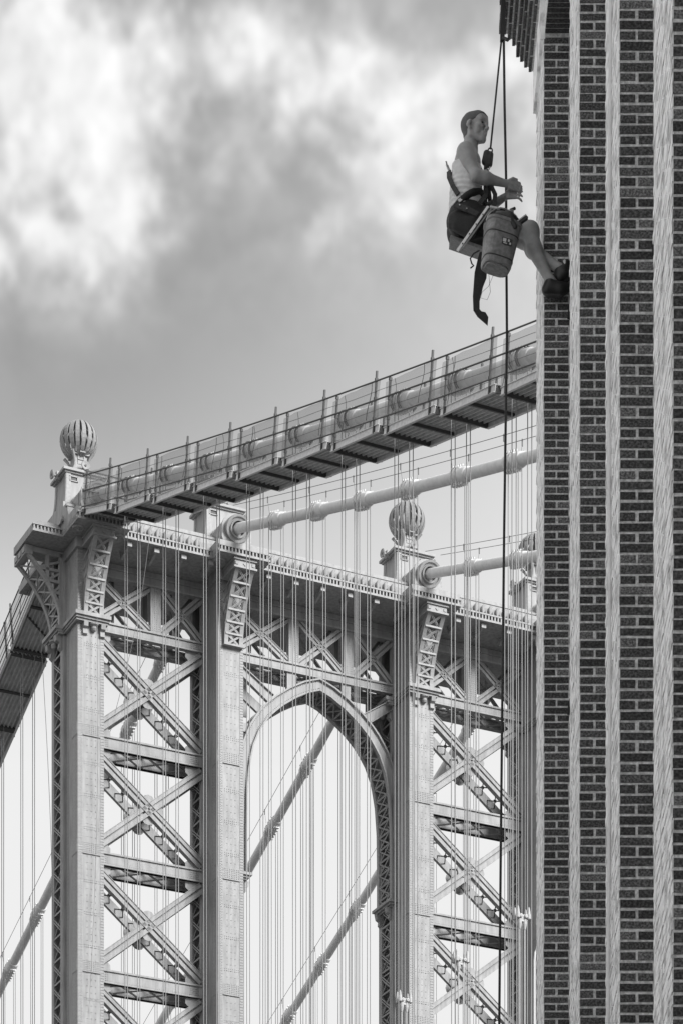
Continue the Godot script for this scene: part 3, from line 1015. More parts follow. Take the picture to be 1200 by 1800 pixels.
func make_cornice(t: Node3D) -> void:
	var body := MB.new()
	body.prism(cornice_profile(1.1), Vector3(-2.35, 0, 0), Vector3(0, 0, 1), Vector3.UP, Vector3.RIGHT, 32.4)
	var c := part(t, "cornice", body, M.steel)
	# end wings
	for q in [[-4.1, 1.75], [30.05, 1.75]]:
		var w := MB.new()
		w.prism(PackedVector2Array([Vector2(-3.5, 88.65), Vector2(-0.3, 88.65), Vector2(-0.3, 88.77), Vector2(-0.45, 88.79), Vector2(-0.45, 89.0), Vector2(-0.3, 89.02), Vector2(-0.3, 89.08), Vector2(-3.5, 89.08)]), Vector3(q[0], 0, 0), Vector3(0, 0, 1), Vector3.UP, Vector3.RIGHT, q[1])
		var inn: float = 0.35 if q[0] < 0.0 else 0.0
		w.hexa([Vector3(q[0] + inn * 0.3, 89.08, -0.45), Vector3(q[0] + q[1] - 0.1 + inn * 0.3, 89.08, -0.45), Vector3(q[0] + q[1] - 0.1 + inn * 0.3, 89.08, -3.35), Vector3(q[0] + inn * 0.3, 89.08, -3.35),
			Vector3(q[0] + inn * 1.4, 89.5, -0.75), Vector3(q[0] + q[1] - 0.4 + inn, 89.5, -0.75), Vector3(q[0] + q[1] - 0.4 + inn, 89.5, -3.05), Vector3(q[0] + inn * 1.4, 89.5, -3.05)])
		part(c, "end_wing", w, M.steel)
	var de := MB.new()
	for x in LEGS:
		# the cornice breaks forward over each leg
		var r := MB.new()
		r.prism(PackedVector2Array([Vector2(-0.5, 88.62), Vector2(2.1, 88.62), Vector2(2.1, 88.74), Vector2(1.92, 88.76), Vector2(1.92, 88.98), Vector2(2.08, 88.99), Vector2(2.08, 89.08), Vector2(1.9, 89.12), Vector2(1.85, 89.42), Vector2(-0.5, 89.46)]), Vector3(x - 2.34, 0, 0), Vector3(0, 0, 1), Vector3.UP, Vector3.RIGHT, 3.12)
		part(c, "forward_break", r, M.steel)
		var n := 14
		for i in n:
			var xx: float = x - 2.24 + i * 3.0 / n
			de.span(Vector3(xx, 88.76, 1.9), Vector3(xx + 0.085, 88.98, 2.06))
		for i in 11:
			var zz := 1.9 - i * 0.21
			if x > 0.0 and zz < 1.0: break
			de.span(Vector3(x - 2.37, 88.76, zz - 0.09), Vector3(x - 2.33, 88.98, zz))
		# round bosses on the soffit beside the bracket
		for xx in [-1.95, 0.42]:
			var bo := MB.new()
			bo.lathe([Vector2(0.02, 88.40), Vector2(0.07, 88.44), Vector2(0.05, 88.5), Vector2(0.16, 88.52), Vector2(0.16, 88.56), Vector2(0.24, 88.56), Vector2(0.30, 88.52), Vector2(0.34, 88.56), Vector2(0.34, 88.63)], Vector3(x + xx, 0, 1.1), Basis.IDENTITY, 18)
			part(c, "soffit_boss", bo, M.steel2)
	var seg := [[-4.05, -2.4, -0.3], [0.8, 6.17, 1.1], [9.33, 18.37, 1.1], [21.53, 26.9, 1.1]]
	for q in seg:
		var x: float = q[0]
		while x < q[1] - 0.1:
			de.span(Vector3(x, 88.77, q[2] - 0.24), Vector3(x + 0.085, 89.03, q[2] - 0.04))
			x += 0.21
	part(c, "dentils", de, M.steel2).set_meta("kind", "stuff")
	# leaf moulding above the dentils
	var lf := MB.new()
	var p := [Vector3(0, 89.14, 0.98), Vector3(0.03, 89.32, 0.93), Vector3(0.10, 89.52, 0.80), Vector3(0.20, 89.72, 0.66), Vector3(0.34, 89.9, 0.56)]
	lf.tube(p, [0.06, 0.10, 0.105, 0.085, 0.05], 8)
	lf.tube([Vector3(0.24, 89.14, 0.96), Vector3(0.25, 89.30, 0.90), Vector3(0.29, 89.44, 0.83)], [0.05, 0.055, 0.02], 6)
	var lm := lf.mesh()
	for q in [[0.9, 6.1], [9.4, 18.3], [21.6, 26.9]]:
		var x: float = q[0]
		while x < q[1] - 0.4:
			part(c, "leaf", lm, M.steel2, Transform3D(Basis.IDENTITY, Vector3(x, 0, 0)))
			x += 0.48
	# rivets along the ridge
	var rv := MB.new()
	rivet_row(rv, Vector3(0, 90.5, -0.2), Vector3(29, 90.5, -0.2), Vector3(0, 0, 1), 0.12, 0.022)
	part(c, "rivets", rv, M.steel).set_meta("kind", "stuff")

func make_housing(t: Node3D, x: float, globe: bool) -> void:
	var cx := x - 0.78
	var m := MB.new()
	var sec := []
	var cor := [[], [], []]
	for i in 15:
		var q := i / 14.0
		var fl := pow(1.0 - q, 2.6)
		var yy := 89.40 + 3.32 * q
		var l := 1.08 + 0.62 * fl
		var ff := -1.0 + 0.95 * fl
		var bk := -2.75 - 0.55 * fl
		sec.append([Vector3(cx - l, yy, ff), Vector3(cx + l, yy, ff), Vector3(cx + l, yy, bk), Vector3(cx - l, yy, bk)])
		cor[0].append(Vector3(cx - l - 0.01, yy, ff - 0.10))
		cor[1].append(Vector3(cx - l + 0.12, yy, ff + 0.01))
		cor[2].append(Vector3(cx - l - 0.01, yy, bk + 0.14))
	for i in sec.size() - 1:
		m.hexa([sec[i][0], sec[i][1], sec[i][2], sec[i][3], sec[i + 1][0], sec[i + 1][1], sec[i + 1][2], sec[i + 1][3]])
	var h := part(t, "saddle_housing", m, M.steel)
	for k in 3:
		var es := MB.new()
		es.strip(cor[k], 0.26, 0.07, Vector3(0, 0, 1) if k == 1 else Vector3(-1, 0, 0))
		part(h, "edge_strip", es, M.steel2)
	var cp := MB.new()
	cp.span(Vector3(cx - 1.2, 92.68, -2.85), Vector3(cx + 1.2, 92.78, -0.9))
	cp.span(Vector3(cx - 1.32, 92.78, -2.97), Vector3(cx + 1.32, 92.92, -0.78))
	cp.span(Vector3(cx - 1.1, 92.92, -2.75), Vector3(cx + 1.1, 93.04, -1.0))
	part(h, "cap", cp, M.steel2)
	for xx in [-0.66, 0.66]:
		var wd := MB.new()
		for q in [[-0.26, 0.0, 0.06, 0.30], [0.20, 0.0, 0.06, 0.30], [-0.26, 0.0, 0.52, 0.05], [-0.26, 0.25, 0.52, 0.05]]:
			wd.span(Vector3(cx + xx + q[0], 92.24 + q[1], -1.02), Vector3(cx + xx + q[0] + q[2], 92.24 + q[1] + q[3], -0.93))
		part(h, "panel_frame", wd, M.steel2)
		var dk := MB.new()
		dk.span(Vector3(cx + xx - 0.2, 92.29, -1.03), Vector3(cx + xx + 0.2, 92.49, -0.985))
		part(h, "vent_panel", dk, M.scaf)
	# hood over the cable, from the block to the flanged mouth
	var u := PackedVector2Array()
	for i in 17:
		var a := PI * i / 16.0
		u.append(Vector2(0.86 * cos(a), 90.72 + 0.86 * sin(a)))
	u.append(Vector2(-0.86, 90.2)); u.append(Vector2(-0.72, 89.8)); u.append(Vector2(-0.5, 89.45)); u.append(Vector2(0.5, 89.45)); u.append(Vector2(0.72, 89.8)); u.append(Vector2(0.86, 90.2))
	var hd := MB.new()
	hd.prism(u, Vector3(cx, 0, -1.1), Vector3.RIGHT, Vector3.UP, Vector3(0, 0, 1), 1.95)
	var ho := part(h, "cable_hood", hd, M.steel)
	for zz in [-0.75, 0.72]:
		var rb := MB.new()
		var u3 := PackedVector2Array()
		for q in u: u3.append(Vector2(q.x * 1.06, 90.72 + (q.y - 90.72) * 1.05))
		rb.prism(u3, Vector3(cx, 0, zz), Vector3.RIGHT, Vector3.UP, Vector3(0, 0, 1), 0.14)
		part(ho, "hood_rib", rb, M.steel2)
	var sh := MB.new()
	sh.span(Vector3(cx - 0.90, 90.1, -0.4), Vector3(cx - 0.84, 90.9, 0.4))
	part(ho, "side_panel", sh, M.steel2)
	# flanged mouth where the cable leaves
	var tilt := Basis(Vector3.RIGHT, PI / 2 + 0.36)
	var fl := MB.new()
	fl.lathe([Vector2(0.40, -0.3), Vector2(0.40, 0.10), Vector2(0.50, 0.12), Vector2(0.50, 0.02), Vector2(0.60, 0.02), Vector2(0.62, 0.10), Vector2(0.74, 0.10), Vector2(0.76, 0.0), Vector2(0.70, -0.4)], Vector3(cx, 90.66, 1.08), tilt, 28)
	part(h, "cable_mouth", fl, M.steel2)
	# disc fittings on the corners
	for q in [[-1.6, 92.87, -1.9, -1.0], [1.55, 92.72, -1.5, 1.0]]:
		var d := MB.new()
		d.lathe([Vector2(0.02, 0.10), Vector2(0.06, 0.08), Vector2(0.06, 0.02), Vector2(0.24, 0.06), Vector2(0.27, 0.03), Vector2(0.2, -0.06), Vector2(0.08, -0.12), Vector2(0.08, -0.45)], Vector3(cx + q[0], q[1], q[2]), Basis(Vector3(0, 0, 1), -q[3] * PI / 2), 16)
		d.span(Vector3(cx + q[0] - q[3] * 0.35 - 0.12, q[1] - 0.25, q[2] - 0.15), Vector3(cx + q[0] - q[3] * 0.35 + 0.12, q[1] + 0.2, q[2] + 0.15))
		part(h, "corner_disc", d, M.steel2)
	if globe: make_finial(t, Vector3(cx, 92.98, -1.9))

func make_finial(t: Node3D, at: Vector3) -> void:
	var post := MB.new()
	for q in [[0.62, 0.0, 0.52, 0.12], [0.5, 0.12, 0.42, 0.35], [0.42, 0.35, 0.38, 0.8], [0.38, 0.8, 0.36, 1.15], [0.48, 1.15, 0.48, 1.28]]:
		var a: float = q[0]
		var b: float = q[2]
		post.hexa([at + Vector3(-a, q[1], a), at + Vector3(a, q[1], a), at + Vector3(a, q[1], -a), at + Vector3(-a, q[1], -a), at + Vector3(-b, q[3], b), at + Vector3(b, q[3], b), at + Vector3(b, q[3], -b), at + Vector3(-b, q[3], -b)])
	for sx in [-1.0, 1.0]:
		for sz in [-1.0, 1.0]:
			var l := []
			for k in 6:
				var w := 0.78 - 0.30 * sin(PI * k / 5.0)
				l.append(at + Vector3(sx * w * 0.8, 0.05 + k * 0.24, sz * w * 0.8))
			post.tube(l, [0.09, 0.07, 0.055, 0.055, 0.08, 0.10], 6)
	post.span(at + Vector3(-0.16, 1.2, 0.3), at + Vector3(0.16, 1.55, 0.66))
	var o := part(t, "globe_finial", post, M.steel2)
	var d := MB.new()
	d.lathe([Vector2(0.02, 0.12), Vector2(0.06, 0.1), Vector2(0.06, 0.03), Vector2(0.24, 0.07), Vector2(0.27, 0.03), Vector2(0.2, -0.06), Vector2(0.08, -0.12), Vector2(0.08, -0.4)], at + Vector3(0.12, 0.42, 0.75), Basis(Vector3.RIGHT, PI / 2), 16)
	part(o, "disc", d, M.steel2)
	for k in 2:
		var lv := MB.new()
		lv.span(at + Vector3(-0.22, 0.62 + k * 0.26, 0.37), at + Vector3(0.22, 0.66 + k * 0.26, 0.42))
		lv.span(at + Vector3(-0.22, 0.66 + k * 0.26, 0.37), at + Vector3(-0.14, 0.84 + k * 0.26, 0.42))
		lv.span(at + Vector3(0.14, 0.66 + k * 0.26, 0.37), at + Vector3(0.22, 0.84 + k * 0.26, 0.42))
		part(o, "louvre", lv, M.steel2)
	var c := at + Vector3(0, 2.12, 0)
	var rib := MB.new()
	var n := 14
	var w0 := 0.118
	for i in n:
		var a := -1.22 + 2.72 * i / n
		var b := -1.22 + 2.72 * (i + 1) / n
		var q := []
		for rr in [1.03, 1.08]:
			for e in [[a, -1.0], [a, 1.0], [b, 1.0], [b, -1.0]]:
				var lw: float = w0 * (0.35 + 0.65 * cos(e[0]))
				q.append(Vector3(rr * cos(e[0]), rr * sin(e[0]) * 1.02, -e[1] * lw))
		rib.hexa(q)
	var rm := rib.mesh()
	for k in 18:
		part(o, "rib", rm, M.steel3, Transform3D(Basis(Vector3.UP, TAU * k / 18 + 0.1), c))
	var crown := MB.new()
	crown.lathe([Vector2(0.02, 1.12), Vector2(0.12, 1.1), Vector2(0.2, 1.04), Vector2(0.2, 0.99)], c, Basis.IDENTITY, 12)
	part(o, "crown_cap", crown, M.steel3)

func build_tower() -> void:
	var t := thing("bridge_tower", "tall riveted steel suspension bridge tower with pointed arch and crossed bracing", "bridge tower", TOWER_AT, tower_basis)
	for i in 4: make_leg(t, LEGS[i], i != 1)
	print(" legs")
	for i in 4: make_bracket(t, LEGS[i])
	make_side_bracket(t, 0.0, -1.0)
	make_side_bracket(t, 27.9, 1.0)
	for q in [[0.19, 6.8], [20.92, 27.7]]:
		var hi := 84.62
		for lv in LEVELS:
			make_strut(t, q[0], q[1], lv[1], lv[0])
			make_cross(t, q[0], q[1], lv[0], hi)
			hi = lv[1]
		make_truss(t, q[0], q[1], 2, [(q[0] + q[1]) * 0.5 + 0.4 * (1.0 if q[0] < 5 else 0.0)])
	make_truss(t, 8.72, 19.0, 3, [12.57, 16.1])
	make_arch(t)
	print(" frame")
	make_cornice(t)
	for i in 4: make_housing(t, LEGS[i], true)

# ---------------------------------------------------------------- cables
const ORD := ["first", "second", "third", "fourth", "fifth", "sixth", "seventh", "eighth", "ninth", "tenth", "eleventh", "twelfth"]
const CABLE_NAMES := ["scaffolded", "second", "third", "outermost"]

func to_world(p: Vector3) -> Vector3:
	return TOWER_AT + tower_basis * p

func cable_y(z: float) -> float:
	if z >= 0.0: return 91.1 - 0.376 * z + 0.00048 * z * z
	if z > -2.0: return 91.1
	var m := -z - 2.0
	return 91.1 - 0.376 * m + 0.0005 * m * m

func cable_dir(z: float) -> Vector3:
	return Vector3(0, cable_y(z + 0.2) - cable_y(z - 0.2), 0.4).normalized()

func build_cables() -> void:
	var labels := ["white main cable inside the fenced work platform", "white main cable entering the housing of the second leg",
		"white main cable entering the housing below the middle globe finial", "white main cable of the leg beside the brick wall"]
	var dm := MB.new()
	var dk := Basis(Vector3.UP, deg_to_rad(STEEL_TURN))
	dm.box(to_world(Vector3(14.2, 37.4, 70)), Vector3(36, 0.8, 140), dk)
	dm.box(to_world(Vector3(14.2, 37.4, -85)), Vector3(36, 0.8, 150), dk)
	structure("bridge_deck_road", dm, M.asphalt)
	var band := MB.new()          # clamp cast in two halves, along z
	band.lathe([Vector2(0.34, -0.62), Vector2(0.42, -0.56), Vector2(0.44, -0.34), Vector2(0.40, -0.30), Vector2(0.40, -0.20), Vector2(0.46, -0.16), Vector2(0.46, -0.04), Vector2(0.40, 0.0), Vector2(0.40, 0.1),
		Vector2(0.46, 0.14), Vector2(0.46, 0.26), Vector2(0.42, 0.3), Vector2(0.43, 0.75), Vector2(0.40, 0.95), Vector2(0.34, 1.0)], Vector3.ZERO, Basis(Vector3.RIGHT, PI / 2), 18)
	for k in 5:
		for sx in [-0.16, 0.16]:
			band.box(Vector3(sx, -0.46, -0.45 + k * 0.27), Vector3(0.1, 0.14, 0.1))
			band.box(Vector3(sx * 1.6, 0.46, -0.45 + k * 0.27), Vector3(0.09, 0.10, 0.09))
	band.box(Vector3(0, -0.46, 0.05), Vector3(0.16, 0.16, 1.3))
	var band_mesh := band.mesh()
	for i in 4:
		var cx: float = LEGS[i] - 0.78
		var c := thing("main_cable", labels[i], "cable", to_world(Vector3(cx, 0, 0)), tower_basis, "main cables of the bridge")
		var pts := []
		var z := -110.0
		while z < 110.0:
			if z < -2.5 or z > 0.4: pts.append(Vector3(0, cable_y(z), z))
			z += 1.1
		var m := MB.new()
		m.tube(pts, 0.29, 20)
		part(c, "wrapped_cable", m, M.cable)
		var zs := []
		for k in 12: zs.append(6.3 + 5.45 * k)
		for k in 12: zs.append(-10.4 - 5.5 * k)
		for q in zs:
			var d := cable_dir(q)
			var b := Basis(Vector3.RIGHT, d.cross(Vector3.RIGHT).normalized() * -1.0, Vector3.ZERO)
			b.z = d
			b.y = d.cross(Vector3.RIGHT)
			part(c, "cable_clamp", band_mesh, M.cable, Transform3D(b * Basis.from_scale(Vector3(0.87, 0.87, 1.0)), Vector3(0, cable_y(q), q)))
			if i == 0 and q > 0.0 and q < 60.0:
				for o in [-0.42, -0.26, 0.30, 0.46]:
					var ar := []
					for a in 14:
						var an := -0.9 + (PI + 1.8) * a / 13.0
						ar.append(Vector3(0.47 * cos(an), 0.47 * sin(an), o - 0.10 * sin(an)))
					var sm := MB.new()
					sm.tube(ar, 0.032, 5)
					part(c, "tie_strap", sm, M.strap, Transform3D(b, Vector3(0, cable_y(q), q)))
		# hand ropes with short hangers
		for sx in [-0.5, 0.5]:
			for rg in [[1.5, 75.0], [-75.0, -4.0]]:
				if i == 0 and rg[0] > 0.0: continue
				var hp := []
				var zz: float = rg[0]
				while zz <= rg[1]:
					hp.append(Vector3(sx, cable_y(zz) + 1.15, zz))
					zz += 2.0
				var hm := MB.new()
				hm.tube(hp, 0.016, 5)
				part(c, "hand_rope", hm, M.hand)
		for q in zs:
			if i == 0 and q > 0.0: continue
			for sx in [-0.5, 0.5]:
				var st := MB.new()
				st.beam(Vector3(sx, cable_y(q) + 0.85, q), Vector3(sx, cable_y(q) + 1.2, q), 0.05, 0.05)
				st.beam(Vector3(sx * 0.8, cable_y(q) + 0.3, q), Vector3(sx, cable_y(q) + 1.0, q), 0.014, 0.014)
				part(c, "hanger_post", st, M.hand)
		# suspender ropes: each is looped over the cable, both ends hang to the deck
		var near_n: int = [10, 8, 4, 0][i]
		var far_n: int = [4, 8, 8, 8][i]
		for k in near_n:
			for s in 2: suspender(cx, 6.3 + 5.45 * k + (-0.16 if s == 0 else 0.2), "steel suspender rope, %s of its pair, under %s clamp of the %s cable, near span" % ["inner" if s == 0 else "outer", ORD[k], CABLE_NAMES[i]])
		for k in far_n:
			for s in 2: suspender(cx, -10.4 - 5.5 * k + (0.16 if s == 0 else -0.2), "steel suspender rope, %s of its pair, under %s clamp of the %s cable, far span" % ["inner" if s == 0 else "outer", ORD[k], CABLE_NAMES[i]])

func suspender(cx: float, z: float, label: String) -> void:
	var y := cable_y(z)
	var low := 37.8 - y
	var p := []
	p.append(Vector3(-0.34, low, 0))
	p.append(Vector3(-0.36, low * 0.5, 0))
	for a in 9:
		var an := PI - PI * a / 8.0
		p.append(Vector3(0.37 * cos(an), 0.37 * sin(an), 0))
	p.append(Vector3(0.36, low * 0.5, 0))
	p.append(Vector3(0.34, low, 0))
	for i in p.size(): p[i].y += 0.1
	var m := MB.new()
	m.tube(p, 0.022, 5)
	solo("suspender_rope", label, "cable", m, M.rope, to_world(Vector3(cx, y, z)), tower_basis, "suspender ropes of the bridge")

# ---------------------------------------------------------------- work platforms under the first cable
func platform_bay(w: Node3D, za: float, zb: float, oa: float, ob: float, tall_end: bool) -> void:
	var cx: float = 0.0
	var a := Vector3(cx, cable_y(za) + oa, za)
	var b := Vector3(cx, cable_y(zb) + ob, zb)
	var d := (b - a).normalized()
	var up := d.cross(Vector3.RIGHT)
	if up.y < 0: up = -up
	var half := 1.14
	for sx in [-1.0, 1.0]:
		var eb := MB.new()
		var o := Vector3(half * sx, 0, 0) + up * 0.16
		eb.beam(a + o, b + o, 0.30, 0.03, Vector3.RIGHT)
		eb.beam(a + o + up * 0.15, b + o + up * 0.15, 0.025, 0.14, Vector3.RIGHT)
		eb.beam(a + o - up * 0.15, b + o - up * 0.15, 0.025, 0.14, Vector3.RIGHT)
		part(w, "edge_beam", eb, M.scafl)
	# corrugated decking, ridges along the platform
	var ck := MB.new()
	var n := 9
	for i in n:
		var x0 := -half + 2.0 * half * i / n
		var x1 := x0 + half / n
		var x2 := x0 + 2.0 * half / n
		var u0 := up * 0.15
		var u1 := up * 0.28
		var q := [[x0, u0], [x0 + 0.05, u0], [x1, u1], [x2 - 0.05, u1], [x2, u0]]
		for j in 4:
			var p0: Vector3 = Vector3(q[j][0], 0, 0) + q[j][1]
			var p1: Vector3 = Vector3(q[j + 1][0], 0, 0) + q[j + 1][1]
			ck.quad(a + p0, a + p1, b + p1, b + p0)
			ck.quad(a + p0 + up * 0.012, b + p0 + up * 0.012, b + p1 + up * 0.012, a + p1 + up * 0.012)
	part(w, "deck_sheet", ck, M.deck)
	var l := a.distance_to(b)
	for f in [0.015, 0.5, 0.985]:
		var j := MB.new()
		var p := a.lerp(b, f) + up * 0.08
		var dp := 0.30 if f < 0.1 or f > 0.9 else 0.14
		j.beam(p + Vector3(-half, 0, 0) + up * (dp * 0.5 - 0.07), p + Vector3(half, 0, 0) + up * (dp * 0.5 - 0.07), dp, 0.05, d)
		j.beam(p + Vector3(-half, 0, 0) - up * 0.07, p + Vector3(half, 0, 0) - up * 0.07, 0.02, 0.16, d)
		part(w, "joist", j, M.scaf)
	# guard posts, rails and netting on both sides
	up = (up + Vector3.UP).normalized()
	for sx in [-1.0, 1.0]:
		var s := Vector3((half + 0.06) * sx, 0, 0)
		var fs := [0.5 / l, 1.0 - 0.42 / l]
		for i in 2:
			var g := a.lerp(b, fs[i]) + s
			var h := 2.62 if (i == 1) == tall_end else 2.34
			var pm := MB.new()
			pm.beam(g, g + up * h, 0.085, 0.085, d)
			for r in [0.62, 1.45, 2.26]:
				pm.box(g + up * r, Vector3(0.13, 0.12, 0.12), Basis(Vector3.RIGHT, up, d))
			part(w, "guard_post", pm, M.scaf)
		var wob := []
		for i in 9:
			wob.append(rng.randf_range(-0.02, 0.05))
		var nt := MB.new()
		for i in 8:
			var g0 := a.lerp(b, i / 8.0) + s * 0.985
			var g1 := a.lerp(b, (i + 1) / 8.0) + s * 0.985
			var w0: float = wob[i]
			var w1: float = wob[i + 1]
			nt.quad(g0 + up * 0.35, g1 + up * 0.35, g1 + up * 1.3 + s * w1, g0 + up * 1.3 + s * w0)
			nt.quad(g0 + up * 1.3 + s * w0, g1 + up * 1.3 + s * w1, g1 + up * (2.22 - w1), g0 + up * (2.22 - w0))
		part(w, "netting", nt, M.net)
		# torn ties where the net is gathered
		for i in 2:
			var f := rng.randf_range(0.1, 0.9)
			var g := a.lerp(b, f) + s * 0.97
			var tp := []
			for q in 6: tp.append(g + up * (2.2 - 0.30 * q) + d * (0.22 * sin(q * 0.8 + i)) + s * 0.02)
			var tm := MB.new()
			tm.tube(tp, 0.016, 4)
			part(w, "net_tie", tm, M.scaf)

func platform_rails(w: Node3D, z0: float, z1: float) -> void:
	for sx in [-1.0, 1.0]:
		for r in [0.62, 1.45, 2.26]:
			var p := []
			var z := z0
			while z <= z1:
				p.append(Vector3(sx * 1.24, cable_y(z) - 1.68 + r * 0.98 + 0.02, z + r * 0.17 * (1.0 if z1 > 0 else -1.0)))
				z += 1.375
			var m := MB.new()
			m.tube(p, 0.036 if r > 1.0 else 0.03, 6)
			part(w, "rail", m, M.scaf)
		for r in [1.05, 1.85]:
			var p := []
			var z := z0
			while z <= z1:
				p.append(Vector3(sx * 1.2, cable_y(z) - 1.68 + r * 0.98 + 0.02 * sin(z), z + r * 0.17 * (1.0 if z1 > 0 else -1.0)))
				z += 1.375
			var m := MB.new()
			m.tube(p, 0.012, 4)
			part(w, "guard_wire", m, M.hand)

func build_walkways() -> void:
	var at := to_world(Vector3(-0.78, 0, 0))
	var w := thing("work_platform", "netted scaffold work platform along the near span of the nearest cable", "scaffold", at, tower_basis)
	platform_bay(w, 1.7, 6.05, -1.45, -1.50, true)
	for k in 13:
		var z0 := 6.3 + 5.45 * k
		platform_bay(w, z0 + 0.30, z0 + 5.45 - 0.22, -1.80, -1.56, true)
	platform_rails(w, 1.7, 70.0)
	# net screen across the tower end
	var e := MB.new()
	var y := cable_y(1.7) - 1.45
	e.quad(Vector3(-1.2, y + 0.3, 1.6), Vector3(1.2, y + 0.3, 1.6), Vector3(1.2, y + 2.3, 2.2), Vector3(-1.2, y + 2.3, 2.2))
	part(w, "end_net", e, M.net)
	for q in [0.4, 1.3, 2.25]:
		var m := MB.new()
		m.beam(Vector3(-1.25, y + q, 1.65 + q * 0.25), Vector3(1.25, y + q, 1.65 + q * 0.25), 0.06, 0.06)
		part(w, "end_rail", m, M.scaf)
	var f := thing("work_platform", "corrugated work platform hanging under the cable beyond the tower, seen from below", "scaffold", at, tower_basis)
	platform_bay(f, -10.1, -3.9, -1.60, -1.45, false)
	for k in 5:
		var z1 := -10.4 - 5.5 * k
		platform_bay(f, z1 - 5.45, z1 + 0.1, -1.60, -1.60, false)
	platform_rails(f, -38.0, -4.2)
	for k in 3:
		var br := MB.new()
		var zc := -4.5 - 1.6 * k
		br.beam(Vector3(-1.1, cable_y(zc) - 1.36, zc), Vector3(1.1, cable_y(zc - 1.6) - 1.36, zc - 1.6), 0.1, 0.08)
		part(f, "cross_brace", br, M.scaf)

# ---------------------------------------------------------------- sockets, deck lamp, stray lines
func build_small_bridge_things() -> void:
	for k in 3:
		var z := 6.3 + 5.45 * (6 + k)
		var s := thing("rope_socket_cluster", ["white casting joining four ropes low on the middle leg", "white casting joining four ropes before the crossed bracing", "white casting joining four ropes beside the brick wall"][k], "rope socket", to_world(Vector3(-0.78, 50.4, z)), tower_basis.scaled(Vector3(0.75, 0.8, 0.75)), "rope sockets of the bridge")
		var body := MB.new()
		body.box(Vector3(0, 0.0, 0), Vector3(0.7, 0.22, 0.34), Basis(Vector3(0, 0, 1), 0.12))
		body.box(Vector3(0, -0.16, 0.02), Vector3(0.5, 0.16, 0.26))
		part(s, "yoke", body, M.socket)
		for sx in [-0.34, 0.34]:
			for sz in [-0.16, 0.2]:
				var c := MB.new()
				c.lathe([Vector2(0.03, 0.52), Vector2(0.055, 0.44), Vector2(0.10, 0.18), Vector2(0.12, 0.1), Vector2(0.12, -0.1), Vector2(0.05, -0.14)], Vector3(sx, 0.0, sz), Basis.IDENTITY, 10)
				part(s, "socket", c, M.socket)
		for sx in [-0.16, 0.16]:
			var c := MB.new()
			c.lathe([Vector2(0.14, 0.0), Vector2(0.13, -0.25), Vector2(0.07, -0.5), Vector2(0.045, -0.55)], Vector3(sx, -0.1, 0.05), Basis.IDENTITY, 10)
			c.tube([Vector3(sx, -0.6, 0.05), Vector3(sx, -12.6, 0.05)], 0.045, 8)
			part(s, "lower_rod", c, M.socket)
			var nt := MB.new()
			nt.lathe([Vector2(0.02, 0.08), Vector2(0.09, 0.07), Vector2(0.11, 0.0), Vector2(0.11, -0.1)], Vector3(sx, 0.02, 0.22), Basis(Vector3.RIGHT, PI / 2), 8)
			part(s, "nut", nt, M.socket)
	var lp := thing("deck_lamp", "white lamp on a thin pole half hidden behind the brick wall", "street lamp", to_world(Vector3(0.1, 37.8, 49.4)), tower_basis)
	var pole := MB.new()
	pole.tube([Vector3(0, 0, 0), Vector3(0, 11.1, 0), Vector3(0.02, 11.45, 0.02), Vector3(0.18, 11.75, 0.02)], [0.06, 0.05, 0.045, 0.04], 8)
	part(lp, "pole", pole, M.white)
	var hd := MB.new()
	var hb := Basis(Vector3(0, 0, 1), 0.85)
	hd.tube([Vector3(0.15, 11.7, 0.02), Vector3(0.26, 11.83, 0.02), Vector3(0.45, 12.05, 0.02), Vector3(0.62, 12.25, 0.02)], [0.05, 0.13, 0.16, 0.08], 10)
	part(lp, "lamp_head", hd, M.white)
	# slack lines hanging down the tower
	var lines := [[Vector3(-2.2, 86.2, -4.5), Vector3(-2.15, 60.0, -2.2), "thin slack line beside the outer laced side of the tower"],
		[Vector3(-0.6, 84.6, 0.5), Vector3(-1.0, 62.0, 0.25), "thin slack line hanging over the front of the first leg"],
		[Vector3(1.9, 89.0, 2.3), Vector3(0.9, 79.5, -0.6), "thin slack line slanting across the first bay under the cornice"]]
	for q in lines:
		var p := []
		for i in 13:
			var u := i / 12.0
			var v: Vector3 = (q[0] as Vector3).lerp(q[1], u)
			p.append(v + Vector3(0.25, 0, 0) * sin(u * PI))
		var m := MB.new()
		m.tube(p, 0.014, 4)
		solo("slack_line", q[2], "cable", m, M.rope, TOWER_AT, tower_basis)

# ---------------------------------------------------------------- soft bodies: smooth union of tapered bones, meshed as surface nets
var head_frame: Transform3D

func reshape(kind: int, q: Vector3, d: float) -> float:
	if kind == 1:                 # cropped hair ends at the hairline
		var l := head_frame * q
		var line := -0.075
		if l.x > -0.040: line = lerpf(-0.040, 0.020, clampf((l.x + 0.040) / 0.030, 0.0, 1.0))
		if l.x > -0.010: line = lerpf(0.020, 0.034, clampf((l.x + 0.010) / 0.040, 0.0, 1.0))
		if l.x > 0.030: line = lerpf(0.034, 0.074, clampf((l.x - 0.030) / 0.045, 0.0, 1.0))
		return maxf(d + 0.0008 * sin(q.x * 900.0) * sin(q.y * 800.0), line - l.y + 0.003 * sin(l.x * 310.0 + l.z * 140.0) * sin(l.x * 97.0 + 2.0))
	# shirt: creases, neckline and hem
	var wr := sin(q.y * 150.0 + 1.3 * sin(q.x * 15.0 + q.z * 9.0) + 5.0 * q.x) * 0.0058 * clampf((0.14 - q.y) * 6.0, 0.0, 1.0) - 0.006 * clampf((0.02 - q.y) * 9.0, 0.0, 1.0)
	return maxf(d + wr, maxf(q.y - 0.160 + 0.15 * (q.x + 0.05), -0.24 - q.y))

